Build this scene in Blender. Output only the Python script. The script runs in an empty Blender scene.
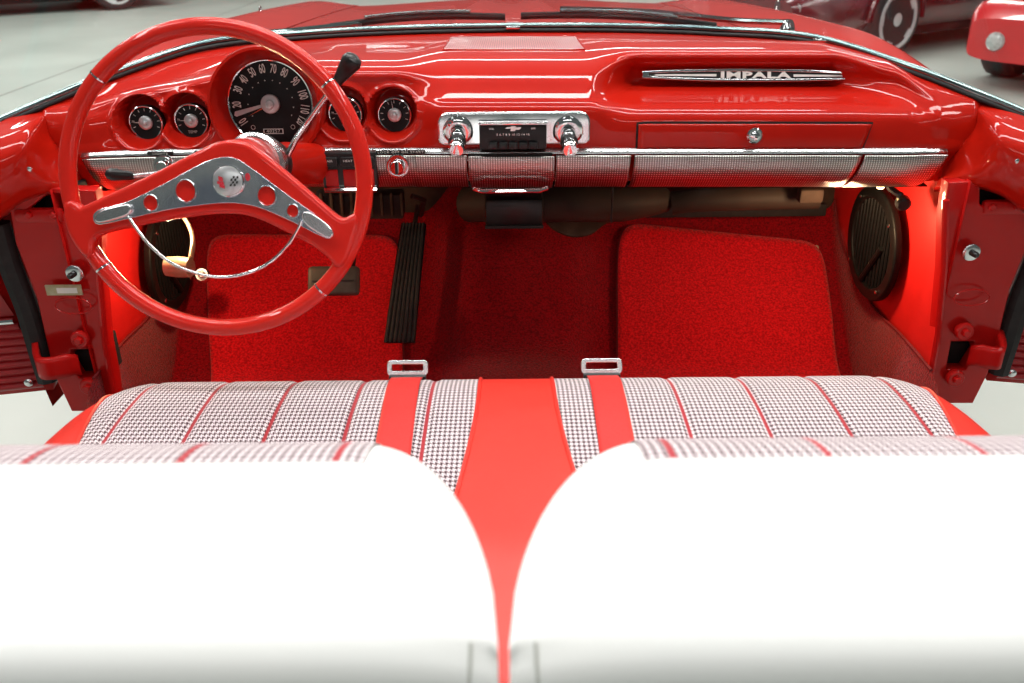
import bpy, bmesh, math, random
from mathutils import Vector, Matrix
random.seed(7)
D = bpy.data
SC = bpy.context.scene
COL = SC.collection
PI = math.pi
sin, cos, rad = math.sin, math.cos, math.radians

# ---------------------------------------------------------------- camera
F_PX, PITCH, ROLL = 887.0, rad(26.0), rad(0.55)
CAM = Vector((0.0, 0.0, 1.22))
_r0, _u0 = Vector((1, 0, 0)), Vector((0, sin(PITCH), cos(PITCH)))
FWD = Vector((0, cos(PITCH), -sin(PITCH)))
RIGHT = _r0 * cos(ROLL) - _u0 * sin(ROLL)
UP = _u0 * cos(ROLL) + _r0 * sin(ROLL)
cd = D.cameras.new('camera')
cd.sensor_width = 36.0
cd.lens = F_PX * 36.0 / 1024.0
cd.clip_start = 0.02
cd.clip_end = 200
cd.dof.use_dof = True
cd.dof.focus_distance = 1.6
cd.dof.aperture_fstop = 6.3
cam = D.objects.new('camera', cd)
COL.objects.link(cam)
mw = Matrix((RIGHT, UP, -FWD)).transposed().to_4x4()
mw.translation = CAM
cam.matrix_world = mw
SC.camera = cam

# ---------------------------------------------------------------- world, lamps, exposure
SC.view_settings.view_transform = 'Standard'
SC.view_settings.look = 'None'
SC.view_settings.exposure = 0.0
SC.view_settings.gamma = 1.0
SC.view_settings.use_curve_mapping = False
W = D.worlds.new('hall')
SC.world = W
W.use_nodes = True
W.node_tree.nodes['Background'].inputs[0].default_value = (0.80, 0.92, 0.88, 1)
W.node_tree.nodes['Background'].inputs[1].default_value = 0.10


def area(name, loc, sx, sy, power, color=(1, 1, 1), rot=(0, 0, 0), spread=180):
    l = D.lights.new(name, 'AREA')
    l.shape = 'RECTANGLE'
    l.size, l.size_y = sx, sy
    l.energy = power
    l.color = color
    l.spread = rad(spread)
    o = D.objects.new(name, l)
    COL.objects.link(o)
    o.location = loc
    o.rotation_euler = rot
    return o


# rows of fluorescent battens under the hall ceiling
for (lx, ly, sx, sy, p) in ((0.0, 1.0, 5.0, 0.35, 150), (-3.0, 1.6, 0.35, 4.5, 130), (3.0, 1.6, 0.35, 4.5, 130), (0.0, 2.9, 3.6, 0.30, 110),
                            (-5.0, 8.5, 0.35, 7, 330), (4.6, 9.5, 0.35, 6, 170), (0, 8.0, 6, 0.35, 200), (0, 14, 8, 0.35, 260), (0.0, -4.6, 5.0, 0.35, 85)):
    area('hall_batten', (lx, ly, 4.2), sx, sy, p * 0.85, (1.0, 0.98, 0.95))


def point(name, loc, power, color, r=0.02):
    l = D.lights.new(name, 'POINT')
    l.energy = power
    l.color = color
    l.shadow_soft_size = r
    o = D.objects.new(name, l)
    COL.objects.link(o)
    o.location = loc
    return o


# ---------------------------------------------------------------- pixel <-> place
def ray(u, v):
    return FWD + RIGHT * ((u - 512) / F_PX) + UP * ((341.5 - v) / F_PX)


def P(u, v, Y):
    d = ray(u, v)
    return CAM + d * (Y / d.y)


def PX(u, v, X):
    d = ray(u, v)
    return CAM + d * (X / d.x)


def PZ(u, v, z):
    d = ray(u, v)
    return CAM + d * ((z - CAM.z) / d.z)


def zat(X, v, Y):
    """height of the point at X, Y that is seen on picture row v"""
    u = 512.0
    for _ in range(6):
        p = P(u, v, Y)
        u += (X - p.x) * F_PX / 1.6
    return P(u, v, Y).z


# ---------------------------------------------------------------- materials
def mat(name, color, rough=0.5, metal=0.0, coat=0.0, coat_r=0.03, spec=0.5, sheen=0.0, noise=None, bump=None, emit=None):
    m = D.materials.new(name)
    m.use_nodes = True
    nt = m.node_tree
    b = nt.nodes['Principled BSDF']
    b.inputs['Base Color'].default_value = (*color, 1)
    b.inputs['Roughness'].default_value = rough
    b.inputs['Metallic'].default_value = metal
    b.inputs['Coat Weight'].default_value = coat
    b.inputs['Coat Roughness'].default_value = coat_r
    b.inputs['Specular IOR Level'].default_value = spec
    b.inputs['Sheen Weight'].default_value = sheen
    if emit:
        b.inputs['Emission Color'].default_value = (*emit[:3], 1)
        b.inputs['Emission Strength'].default_value = emit[3]
    tc = nt.nodes.new('ShaderNodeTexCoord')
    if noise:
        sc, c2, lo, hi = noise
        n = nt.nodes.new('ShaderNodeTexNoise')
        n.inputs['Scale'].default_value = sc
        n.inputs['Detail'].default_value = 4
        r = nt.nodes.new('ShaderNodeMapRange')
        r.inputs[1].default_value = lo
        r.inputs[2].default_value = hi
        x = nt.nodes.new('ShaderNodeMix')
        x.data_type = 'RGBA'
        x.inputs[6].default_value = (*color, 1)
        x.inputs[7].default_value = (*c2, 1)
        nt.links.new(tc.outputs['Object'], n.inputs['Vector'])
        nt.links.new(n.outputs['Fac'], r.inputs[0])
        nt.links.new(r.outputs[0], x.inputs[0])
        nt.links.new(x.outputs[2], b.inputs['Base Color'])
    if bump:
        sc, st, dist = bump
        n = nt.nodes.new('ShaderNodeTexNoise')
        n.inputs['Scale'].default_value = sc
        n.inputs['Detail'].default_value = 3
        bp = nt.nodes.new('ShaderNodeBump')
        bp.inputs['Strength'].default_value = st
        bp.inputs['Distance'].default_value = dist
        nt.links.new(tc.outputs['Object'], n.inputs['Vector'])
        nt.links.new(n.outputs['Fac'], bp.inputs['Height'])
        nt.links.new(bp.outputs[0], b.inputs['Normal'])
    return m


RED = (0.60, 0.006, 0.006)
M = {}
M['paint'] = mat('red_enamel', (0.48, 0.009, 0.0025), 0.5, 0, 0.6, 0.015, spec=0.06, noise=(6, (0.44, 0.007, 0.0022), .35, .65))
M['paint_dull'] = mat('red_jamb_paint', (0.50, 0.007, 0.006), 0.5, 0, 0.45, 0.04, spec=0.1, noise=(9, (0.52, 0.007, 0.006), .35, .7))
M['kick'] = mat('red_kick_board', (0.72, 0.012, 0.010), 0.5, 0, 0.0, noise=(30, (0.66, 0.010, 0.008), .3, .7), bump=(600, .15, .001))
M['wheel'] = mat('red_wheel_plastic', (0.62, 0.016, 0.007), 0.4, 0, 0.65, 0.02, spec=0.1, noise=(5, (0.66, 0.018, 0.012), .35, .65))
M['vinyl'] = mat('red_vinyl', (0.82, 0.045, 0.030), 0.36, 0, 0.0, spec=.6, noise=(40, (0.76, 0.040, 0.027), .3, .7), bump=(900, .25, .0008))
M['white'] = mat('white_vinyl', (0.86, 0.87, 0.85), 0.38, 0, 0.0, noise=(8, (0.83, 0.845, 0.83), .3, .7), bump=(700, .1, .0006))
M['chrome'] = mat('chrome', (0.86, 0.87, 0.88), 0.07, 1.0, noise=(3, (0.82, 0.83, 0.85), .3, .7))
M['satin'] = mat('satin_chrome', (0.78, 0.79, 0.80), 0.25, 1.0, noise=(20, (0.74, 0.75, 0.77), .3, .7))
M['brushed'] = mat('brushed_metal_reflections', (0.93, 0.94, 0.96), 0.22, 1.0, noise=(9, (0.55, 0.60, 0.72), .45, .62))  # bluish noise paints dark reflections into the metal's colour
M['black'] = mat('black_plastic', (0.010, 0.010, 0.011), 0.3, 0, 0.0, spec=0.35, noise=(20, (0.02, 0.02, 0.02), .4, .7))
M['rubber'] = mat('black_rubber', (0.016, 0.016, 0.018), 0.6, noise=(60, (0.03, 0.03, 0.03), .4, .8), bump=(300, .2, .001))
M['speaker'] = mat('speaker_black', (0.006, 0.006, 0.006), 0.45, spec=.15, noise=(60, (0.010, 0.009, 0.009), .4, .8))
M['pad'] = mat('worn_rubber', (0.07, 0.062, 0.05), 0.55, noise=(40, (0.11, 0.095, 0.075), .35, .7), bump=(200, .2, .001))
M['dial'] = mat('dial_black', (0.010, 0.013, 0.014), 0.4, spec=.2, noise=(25, (0.016, 0.020, 0.022), .4, .7))
M['print'] = mat('white_print', (0.80, 0.80, 0.76), 0.5, noise=(50, (0.74, 0.74, 0.7), .3, .7))
M['needle'] = mat('orange_needle', (0.75, 0.13, 0.05), 0.5, noise=(50, (0.7, 0.11, 0.04), .3, .7))
M['silver'] = mat('silver_disc', (0.72, 0.74, 0.75), 0.3, 0.7, noise=(60, (0.62, 0.64, 0.66), .3, .7))
M['cream'] = mat('cream_enamel', (0.55, 0.40, 0.27), 0.35, 0, 0.4, noise=(14, (0.42, 0.27, 0.16), .4, .75))
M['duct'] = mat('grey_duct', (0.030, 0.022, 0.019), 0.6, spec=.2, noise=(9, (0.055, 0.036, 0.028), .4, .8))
M['sound'] = mat('tar_board', (0.075, 0.050, 0.038), 0.9, spec=.1, noise=(18, (0.04, 0.026, 0.02), .4, .7), bump=(60, .4, .004))
M['binding'] = mat('dark_binding', (0.20, 0.004, 0.008), 0.8, noise=(80, (0.15, 0.003, 0.006), .3, .7))
M['seal'] = mat('weather_seal', (0.010, 0.010, 0.011), 0.7, noise=(60, (0.02, 0.02, 0.02), .4, .8))
M['steel_trim'] = mat('windshield_trim', (0.30, 0.38, 0.38), 0.2, 1.0, noise=(4, (0.12, 0.17, 0.18), .4, .6))
M['maroon'] = mat('maroon_paint', (0.10, 0.006, 0.012), 0.25, 0, 1.0, 0.03, noise=(3, (0.08, 0.005, 0.01), .4, .6))
M['darkcar'] = mat('dark_car_paint', (0.03, 0.006, 0.01), 0.25, 0, 1.0, 0.03, noise=(3, (0.025, 0.005, 0.008), .4, .6))
M['redcar'] = mat('red_car_paint', (0.62, 0.008, 0.012), 0.25, 0, 1.0, 0.03, noise=(3, (0.56, 0.007, 0.01), .4, .6))
M['carglass'] = mat('dark_car_glass', (0.01, 0.012, 0.013), 0.05, 0, 0.5, noise=(3, (0.014, 0.016, 0.017), .4, .6))
M['alloy'] = mat('polished_alloy', (0.80, 0.81, 0.82), 0.25, 0.35, noise=(6, (0.74, 0.75, 0.77), .4, .6))
M['lamp_lens'] = mat('lamp_lens', (0.55, 0.56, 0.55), 0.12, 0, 0.8, noise=(40, (0.38, 0.39, 0.38), .4, .6))
M['foil'] = mat('gilt_plate', (0.42, 0.34, 0.19), 0.4, 0.3, noise=(60, (0.5, 0.45, 0.3), .4, .6))
M['redprint'] = mat('red_print', (0.62, 0.03, 0.05), 0.4, noise=(60, (0.56, 0.025, 0.04), .4, .6))
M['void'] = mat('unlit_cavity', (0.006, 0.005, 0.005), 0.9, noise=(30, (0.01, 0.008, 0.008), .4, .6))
M['belt'] = mat('red_webbing', (0.78, 0.035, 0.030), 0.55, noise=(200, (0.70, 0.03, 0.026), .35, .7), bump=(900, .3, .0006))


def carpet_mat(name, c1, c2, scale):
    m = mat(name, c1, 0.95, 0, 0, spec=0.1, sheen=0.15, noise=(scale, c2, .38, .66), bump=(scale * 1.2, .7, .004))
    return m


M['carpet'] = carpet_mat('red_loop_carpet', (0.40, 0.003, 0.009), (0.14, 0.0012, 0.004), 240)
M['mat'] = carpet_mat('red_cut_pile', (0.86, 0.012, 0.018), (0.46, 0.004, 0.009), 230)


def nodes_math(nt, op, a, b=None, c=None):
    n = nt.nodes.new('ShaderNodeMath')
    n.operation = op
    for i, x in enumerate((a, b, c)):
        if x is None:
            continue
        if isinstance(x, (int, float)):
            n.inputs[i].default_value = x
        else:
            nt.links.new(x, n.inputs[i])
    return n.outputs[0]


def houndstooth(name, period, light, dark, stripe):
    m = mat(name, light, 0.85, sheen=0.2)
    nt = m.node_tree
    b = nt.nodes['Principled BSDF']
    uv = nt.nodes.new('ShaderNodeUVMap')
    sp = nt.nodes.new('ShaderNodeSeparateXYZ')
    nt.links.new(uv.outputs[0], sp.inputs[0])
    mm = lambda *a: nodes_math(nt, *a)
    k = 8.0 / period
    ai = mm('FLOOR', mm('MULTIPLY_ADD', sp.outputs[0], k, 8000.0))
    bi = mm('FLOOR', mm('MULTIPLY_ADD', sp.outputs[1], k * .72, 8000.0))
    tw = mm('LESS_THAN', mm('MODULO', mm('ADD', ai, bi), 4.0), 1.5)
    wd = mm('LESS_THAN', mm('MODULO', ai, 8.0), 3.5)
    fd = mm('LESS_THAN', mm('MODULO', bi, 8.0), 3.5)
    fac = mm('ADD', mm('MULTIPLY', tw, wd), mm('MULTIPLY', mm('SUBTRACT', 1.0, tw), fd))
    x = nt.nodes.new('ShaderNodeMix')
    x.data_type = 'RGBA'
    x.inputs[6].default_value = (*light, 1)
    x.inputs[7].default_value = (*dark, 1)
    nt.links.new(fac, x.inputs[0])
    # woven red stripes
    fr = mm('FRACT', mm('ADD', mm('DIVIDE', mm('SUBTRACT', mm('ABSOLUTE', sp.outputs[0]), 0.018), 0.107), 0.5))
    st = mm('LESS_THAN', mm('ABSOLUTE', mm('SUBTRACT', fr, 0.5)), 0.023)
    y = nt.nodes.new('ShaderNodeMix')
    y.data_type = 'RGBA'
    nt.links.new(st, y.inputs[0])
    nt.links.new(x.outputs[2], y.inputs[6])
    y.inputs[7].default_value = (*stripe, 1)
    nt.links.new(y.outputs[2], b.inputs['Base Color'])
    return m


M['hound'] = houndstooth('houndstooth_cloth', 0.0066, (0.80, 0.71, 0.73), (0.055, 0.010, 0.020), (0.40, 0.012, 0.022))


def perforated():
    """bright metal stamped with a fine regular dot grid (metres in UV)"""
    m = mat('dotted_bright_metal', (0.74, 0.72, 0.70), 0.3, 1.0)
    nt = m.node_tree
    b = nt.nodes['Principled BSDF']
    uv = nt.nodes.new('ShaderNodeUVMap')
    sp = nt.nodes.new('ShaderNodeSeparateXYZ')
    nt.links.new(uv.outputs[0], sp.inputs[0])
    mm = lambda *a: nodes_math(nt, *a)
    k = 1 / 0.0043
    fx = mm('SUBTRACT', mm('FRACT', mm('MULTIPLY', sp.outputs[0], k)), 0.5)
    fy = mm('SUBTRACT', mm('FRACT', mm('MULTIPLY', sp.outputs[1], k)), 0.5)
    d2 = mm('ADD', mm('MULTIPLY', fx, fx), mm('MULTIPLY', fy, fy))
    dot = mm('LESS_THAN', d2, 0.075)
    x = nt.nodes.new('ShaderNodeMix')
    x.data_type = 'RGBA'
    x.inputs[6].default_value = (0.30, 0.26, 0.25, 1)
    x.inputs[7].default_value = (0.97, 0.96, 0.94, 1)
    nt.links.new(dot, x.inputs[0])
    nt.links.new(x.outputs[2], b.inputs['Base Color'])
    hgt = mm('MAXIMUM', mm('SUBTRACT', 0.12, d2), 0.0)
    bp = nt.nodes.new('ShaderNodeBump')
    bp.inputs['Strength'].default_value = 0.6
    bp.inputs['Distance'].default_value = 0.004
    nt.links.new(hgt, bp.inputs['Height'])
    nt.links.new(bp.outputs[0], b.inputs['Normal'])
    return m


M['perf'] = perforated()


def concrete():
    m = mat('polished_concrete', (0.50, 0.55, 0.50), 0.4, 0, 0.0, noise=(0.9, (0.41, 0.455, 0.412), .35, .7), bump=(25, .05, .01))
    nt = m.node_tree
    b = nt.nodes['Principled BSDF']
    src = b.inputs['Base Color'].links[0].from_socket
    tc = nt.nodes.new('ShaderNodeTexCoord')
    sp = nt.nodes.new('ShaderNodeSeparateXYZ')
    nt.links.new(tc.outputs['Object'], sp.inputs[0])
    mm = lambda *a: nodes_math(nt, *a)
    # saw-cut joints
    a = mm('ABSOLUTE', mm('SUBTRACT', mm('FRACT', mm('MULTIPLY_ADD', sp.outputs[0], 1 / 3.6, 0.055)), 0.5))
    c = mm('ABSOLUTE', mm('SUBTRACT', mm('FRACT', mm('MULTIPLY_ADD', sp.outputs[1], 1 / 6.0, 0.02)), 0.5))
    j = mm('MAXIMUM', mm('GREATER_THAN', a, 0.498), mm('GREATER_THAN', c, 0.4993))
    x = nt.nodes.new('ShaderNodeMix')
    x.data_type = 'RGBA'
    nt.links.new(j, x.inputs[0])
    nt.links.new(src, x.inputs[6])
    x.inputs[7].default_value = (0.09, 0.10, 0.09, 1)
    nt.links.new(x.outputs[2], b.inputs['Base Color'])
    return m


M['concrete'] = concrete()


def glass_mat():
    m = D.materials.new('windshield_glass')
    m.use_nodes = True
    nt = m.node_tree
    nt.nodes.remove(nt.nodes['Principled BSDF'])
    out = nt.nodes['Material Output']
    t = nt.nodes.new('ShaderNodeBsdfTransparent')
    t.inputs[0].default_value = (0.93, 0.97, 0.96, 1)
    g = nt.nodes.new('ShaderNodeBsdfGlossy')
    g.inputs['Roughness'].default_value = 0.0
    f = nt.nodes.new('ShaderNodeFresnel')
    f.inputs[0].default_value = 1.45
    mx = nt.nodes.new('ShaderNodeMixShader')
    nt.links.new(f.outputs[0], mx.inputs[0])
    nt.links.new(t.outputs[0], mx.inputs[1])
    nt.links.new(g.outputs[0], mx.inputs[2])
    nt.links.new(mx.outputs[0], out.inputs[0])
    return m


M['glass'] = glass_mat()

# ---------------------------------------------------------------- mesh helpers
WL = {}


def loc_of(o):
    return WL.get(o.name, Vector((0, 0, 0))) if o else Vector((0, 0, 0))


def tag(o, label=None, cat=None, group=None, kind=None):
    if label:
        o['label'] = label
    if cat:
        o['category'] = cat
    if group:
        o['group'] = group
    if kind:
        o['kind'] = kind
    return o


def thing(name, label, cat, loc, group=None):
    o = D.objects.new(name, None)
    o.empty_display_size = 0.05
    COL.objects.link(o)
    o.location = loc
    WL[o.name] = Vector(loc)
    return tag(o, label, cat, group)


def struct(name, loc=(0, 0, 0)):
    o = D.objects.new(name, None)
    COL.objects.link(o)
    o.location = loc
    WL[o.name] = Vector(loc)
    o['kind'] = 'structure'
    return o


class MB:
    def __init__(s):
        s.v, s.f, s.uv = [], [], {}

    def add(s, verts, faces):
        n = len(s.v)
        s.v += [Vector(p) for p in verts]
        s.f += [tuple(n + i for i in f) for f in faces]
        return s

    def grid(s, fn, nu, nv, uvfn=None, keep=None, flip=False):
        n = len(s.v)
        pts = [(i / nu, j / nv) for i in range(nu + 1) for j in range(nv + 1)]
        s.v += [Vector(fn(a, b)) for a, b in pts]
        if uvfn:
            for k, (a, b) in enumerate(pts):
                s.uv[n + k] = uvfn(a, b)
        for i in range(nu):
            for j in range(nv):
                if keep and not keep((i + .5) / nu, (j + .5) / nv):
                    continue
                q = (n + i * (nv + 1) + j, n + (i + 1) * (nv + 1) + j, n + (i + 1) * (nv + 1) + j + 1, n + i * (nv + 1) + j + 1)
                s.f.append(q[::-1] if flip else q)
        return s

    def tube(s, path, r, seg=10, closed=False, cap=True, flat=1.0, upv=None):
        path = [Vector(p) for p in path]
        n = len(path)
        rs = r if isinstance(r, (list, tuple)) else [r] * n
        rings = []
        prev = None
        for i, p in enumerate(path):
            a = path[(i - 1) % n] if (closed or i > 0) else p
            b = path[(i + 1) % n] if (closed or i < n - 1) else p
            t = (b - a)
            t = t.normalized() if t.length > 1e-9 else Vector((0, 0, 1))
            if upv is not None:
                nrm = Vector(upv) - t * Vector(upv).dot(t)
            elif prev is None:
                h = Vector((0, 0, 1)) if abs(t.z) < .9 else Vector((1, 0, 0))
                nrm = h - t * h.dot(t)
            else:
                nrm = prev - t * prev.dot(t)
            nrm.normalize()
            prev = nrm
            bn = t.cross(nrm)
            rings.append([p + (nrm * cos(2 * PI * k / seg) * flat + bn * sin(2 * PI * k / seg)) * rs[i] for k in range(seg)])
        base = len(s.v)
        for rg in rings:
            s.v += rg
        for i in range(n if closed else n - 1):
            i2 = (i + 1) % n
            for k in range(seg):
                k2 = (k + 1) % seg
                s.f.append((base + i * seg + k, base + i * seg + k2, base + i2 * seg + k2, base + i2 * seg + k))
        if not closed and cap:
            s.f.append(tuple(base + k for k in range(seg))[::-1])
            s.f.append(tuple(base + (n - 1) * seg + k for k in range(seg)))
        return s

    def lathe(s, prof, origin, axis, seg=40, cap0=True, cap1=True, ex=None):
        """prof: list of (radius, distance along axis)"""
        axis = Vector(axis).normalized()
        o = Vector(origin)
        h = Vector(ex) if ex else (Vector((0, 0, 1)) if abs(axis.z) < .9 else Vector((1, 0, 0)))
        a = (h - axis * h.dot(axis)).normalized()
        b = axis.cross(a)
        base = len(s.v)
        for (r, d) in prof:
            for k in range(seg):
                t = 2 * PI * k / seg
                s.v.append(o + axis * d + (a * cos(t) + b * sin(t)) * r)
        for i in range(len(prof) - 1):
            for k in range(seg):
                k2 = (k + 1) % seg
                s.f.append((base + i * seg + k, base + i * seg + k2, base + (i + 1) * seg + k2, base + (i + 1) * seg + k))
        if cap0:
            s.f.append(tuple(base + k for k in range(seg))[::-1])
        if cap1:
            s.f.append(tuple(base + (len(prof) - 1) * seg + k for k in range(seg)))
        return s

    def box(s, c, size, bev=0.0, mtx=None, seg=2):
        bm = bmesh.new()
        bmesh.ops.create_cube(bm, size=1.0)
        for v in bm.verts:
            v.co = Vector((v.co.x * size[0], v.co.y * size[1], v.co.z * size[2]))
        if bev > 0:
            bmesh.ops.bevel(bm, geom=list(bm.edges), offset=bev, segments=seg, profile=0.5, affect='EDGES')
        bm.verts.index_update()
        R = mtx if mtx is not None else Matrix.Identity(3)
        s.add([Vector(c) + R @ v.co for v in bm.verts], [[v.index for v in f.verts] for f in bm.faces])
        bm.free()
        return s

    def build(s, name, m, parent=None, smooth=True, angle=38, solid=0.0, sub=0):
        me = D.meshes.new(name)
        o3 = loc_of(parent)
        me.from_pydata([p - o3 for p in s.v], [], s.f)
        me.materials.append(m)
        if s.uv:
            ul = me.uv_layers.new(name='UVMap')
            for lp in me.loops:
                ul.data[lp.index].uv = s.uv.get(lp.vertex_index, (0, 0))
        me.update()
        if smooth:
            me.shade_smooth()
            me.set_sharp_from_angle(angle=rad(angle))
        o = D.objects.new(name, me)
        COL.objects.link(o)
        if parent:
            o.parent = parent
            WL[o.name] = o3
        else:
            WL[o.name] = Vector((0, 0, 0))
        if solid:
            md = o.modifiers.new('thickness', 'SOLIDIFY')
            md.thickness = solid
            md.offset = -1
        if sub:
            md = o.modifiers.new('smooth', 'SUBSURF')
            md.levels = md.render_levels = sub
        return o


def curve_mesh(splines, depth, bevel=0.0, bres=2):
    """closed 2-D outlines (first ones may enclose others = holes) filled and thickened; returns verts, faces in local xy, z = out"""
    cu = D.curves.new('tmp', 'CURVE')
    cu.dimensions = '2D'
    cu.fill_mode = 'BOTH'
    cu.extrude = depth
    cu.bevel_depth = bevel
    cu.bevel_resolution = bres
    for pts in splines:
        sp = cu.splines.new('POLY')
        sp.points.add(len(pts) - 1)
        for q, (x, y) in zip(sp.points, pts):
            q.co = (x, y, 0, 1)
        sp.use_cyclic_u = True
    o = D.objects.new('tmp', cu)
    COL.objects.link(o)
    dg = bpy.context.evaluated_depsgraph_get()
    me = D.meshes.new_from_object(o.evaluated_get(dg))
    vs = [v.co.copy() for v in me.vertices]
    fs = [tuple(p.vertices) for p in me.polygons]
    D.meshes.remove(me)
    D.objects.remove(o)
    D.curves.remove(cu)
    return vs, fs


def text_mesh(txt, size, depth=0.0003, sx=1.0, spacing=1.0, bold=0.0):
    cu = D.curves.new('tmp', 'FONT')
    cu.body = txt
    cu.size = size
    cu.extrude = depth
    cu.offset = bold
    cu.align_x = 'CENTER'
    cu.align_y = 'CENTER'
    cu.space_character = spacing
    cu.resolution_u = 3
    o = D.objects.new('tmp', cu)
    COL.objects.link(o)
    dg = bpy.context.evaluated_depsgraph_get()
    me = D.meshes.new_from_object(o.evaluated_get(dg))
    vs = [Vector((v.co.x * sx, v.co.y, v.co.z)) for v in me.vertices]
    fs = [tuple(p.vertices) for p in me.polygons]
    D.meshes.remove(me)
    D.objects.remove(o)
    D.curves.remove(cu)
    return vs, fs


def frame3(origin, ex, ey):
    ex = Vector(ex).normalized()
    ey = Vector(ey)
    ey = (ey - ex * ey.dot(ex)).normalized()
    ez = ex.cross(ey)
    o = Vector(origin)
    return lambda p: o + ex * p[0] + ey * p[1] + ez * (p[2] if len(p) > 2 else 0)


def place(mb, vf, fr):
    return mb.add([fr(p) for p in vf[0]], vf[1])


def circ(cx, cy, r, n=32, ry=None):
    ry = ry or r
    return [(cx + r * cos(2 * PI * k / n), cy + ry * sin(2 * PI * k / n)) for k in range(n)]


def smooth_poly(pts, n=6):
    """closed Catmull-Rom through points"""
    out = []
    N = len(pts)
    for i in range(N):
        p0, p1, p2, p3 = (Vector(pts[(i + k - 1) % N]) for k in range(4))
        for j in range(n):
            t = j / n
            out.append(tuple(0.5 * ((2 * p1) + (p2 - p0) * t + (2 * p0 - 5 * p1 + 4 * p2 - p3) * t * t + (3 * p1 - p0 - 3 * p2 + p3) * t ** 3)))
    return out


def spline(pts, n=8):
    """open Catmull-Rom through points of any dimension"""
    pts = [Vector(p) for p in pts]
    out = []
    for i in range(len(pts) - 1):
        p1, p2 = pts[i], pts[i + 1]
        p0 = pts[i - 1] if i > 0 else p1 * 2 - p2
        p3 = pts[i + 2] if i + 2 < len(pts) else p2 * 2 - p1
        for j in range(n):
            t = j / n
            out.append(0.5 * ((2 * p1) + (p2 - p0) * t + (2 * p0 - 5 * p1 + 4 * p2 - p3) * t * t + (3 * p1 - p0 - 3 * p2 + p3) * t ** 3))
    out.append(pts[-1])
    return out


def cr1(xs, ys, x):
    """Catmull-Rom style interpolation with finite-difference tangents, ys may be Vectors"""
    if x <= xs[0]:
        return ys[0]
    if x >= xs[-1]:
        return ys[-1]
    i = 0
    while xs[i + 1] < x:
        i += 1
    h = xs[i + 1] - xs[i]
    t = (x - xs[i]) / h

    def tan(k):
        if k == 0 or k == len(xs) - 1:
            return (ys[min(k + 1, len(xs) - 1)] - ys[max(k - 1, 0)]) * (1.0 / (xs[min(k + 1, len(xs) - 1)] - xs[max(k - 1, 0)]))
        a = (ys[k + 1] - ys[k]) * (1.0 / (xs[k + 1] - xs[k]))
        b = (ys[k] - ys[k - 1]) * (1.0 / (xs[k] - xs[k - 1]))
        return (a + b) * 0.5
    m0, m1 = tan(i) * h, tan(i + 1) * h
    return ys[i] * (2 * t ** 3 - 3 * t * t + 1) + m0 * (t ** 3 - 2 * t * t + t) + ys[i + 1] * (-2 * t ** 3 + 3 * t * t) + m1 * (t ** 3 - t * t)


def lerp(a, b, t):
    return a + (b - a) * t


def sstep(a, b, x):
    t = max(0.0, min(1.0, (x - a) / (b - a)))
    return t * t * (3 - 2 * t)


# ================================================================ SHOWROOM FLOOR
fl = MB()
fl.grid(lambda a, b: (-40 + 80 * a, -25 + 85 * b, 0), 8, 8)
tag(fl.build('floor', M['concrete']), kind='structure')

# ================================================================ CABIN FLOOR (carpet over pan, toe board, tunnel)
TOE = [(0.30, 0.25), (1.68, 0.25), (1.78, 0.265), (1.88, 0.345), (2.10, 0.575), (2.16, 0.72)]


def toe_z(Y):
    return cr1([t[0] for t in TOE], [t[1] for t in TOE], Y)


def edge_x(Y):
    x = lerp(.768, .786, max(0.0, min(1.0, (Y - 1.40) / .45)))
    return lerp(.730, x, sstep(1.28, 1.41, Y))


def edge_z(Y):
    z = cr1([1.28, 1.42, 1.80, 2.10, 2.16], [.36, .445, .445, .60, .74], Y)
    return max(z, toe_z(Y) + 0.02)


def hump(X, Y):
    w = 0.17 + 0.03 * sstep(1.7, 2.1, Y)
    a = abs(X - 0.012) / w
    return (0.075 + 0.03 * sstep(1.75, 2.1, Y)) * (1 - sstep(0.55, 1.15, a))


def floor_pt(X, Y, off=0.0):
    return Vector((X, Y - off * 0.7 * sstep(1.75, 1.9, Y), toe_z(Y) + hump(X, Y) + off * (1 - .3 * sstep(1.75, 1.9, Y))))


cf = MB()


def carpet_fn(a, b):
    Y = lerp(0.55, 2.088, b)
    s = a * 2 - 1
    e = abs(s)
    side_top = edge_z(Y)
    xo = edge_x(Y)
    if e < 0.84:
        return floor_pt(s / 0.84 * (edge_x(Y) - .014), Y)
    t = (e - 0.84) / 0.16
    zf = toe_z(Y)
    X = xo - .014 + .014 * sin(min(1, t * 1.1) * PI / 2)
    z = zf + (side_top - zf) * (t ** 1.6)
    return Vector((math.copysign(X, s), Y, z))


cf.grid(carpet_fn, 110, 70)
cab = struct('floor_cabin')
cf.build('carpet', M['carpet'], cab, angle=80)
# firewall sheet behind everything under the dashboard
fw = MB()
fw.grid(lambda a, b: (lerp(-.80, .80, a), 2.10 + .05 * b, lerp(.50, .93, b)), 6, 3)
fw.build('firewall', M['sound'], cab)
# bound carpet edges beside the kick boards
for sgn in (-1, 1):
    e = MB()
    e.tube(spline([(sgn * (edge_x(Y) + .001), Y, edge_z(Y)) for Y in (1.44, 1.6, 1.75, 1.88, 1.98, 2.04, 2.085)], 6), 0.003, 6)
    e.build('edge_binding', M['binding'], cab)

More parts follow.
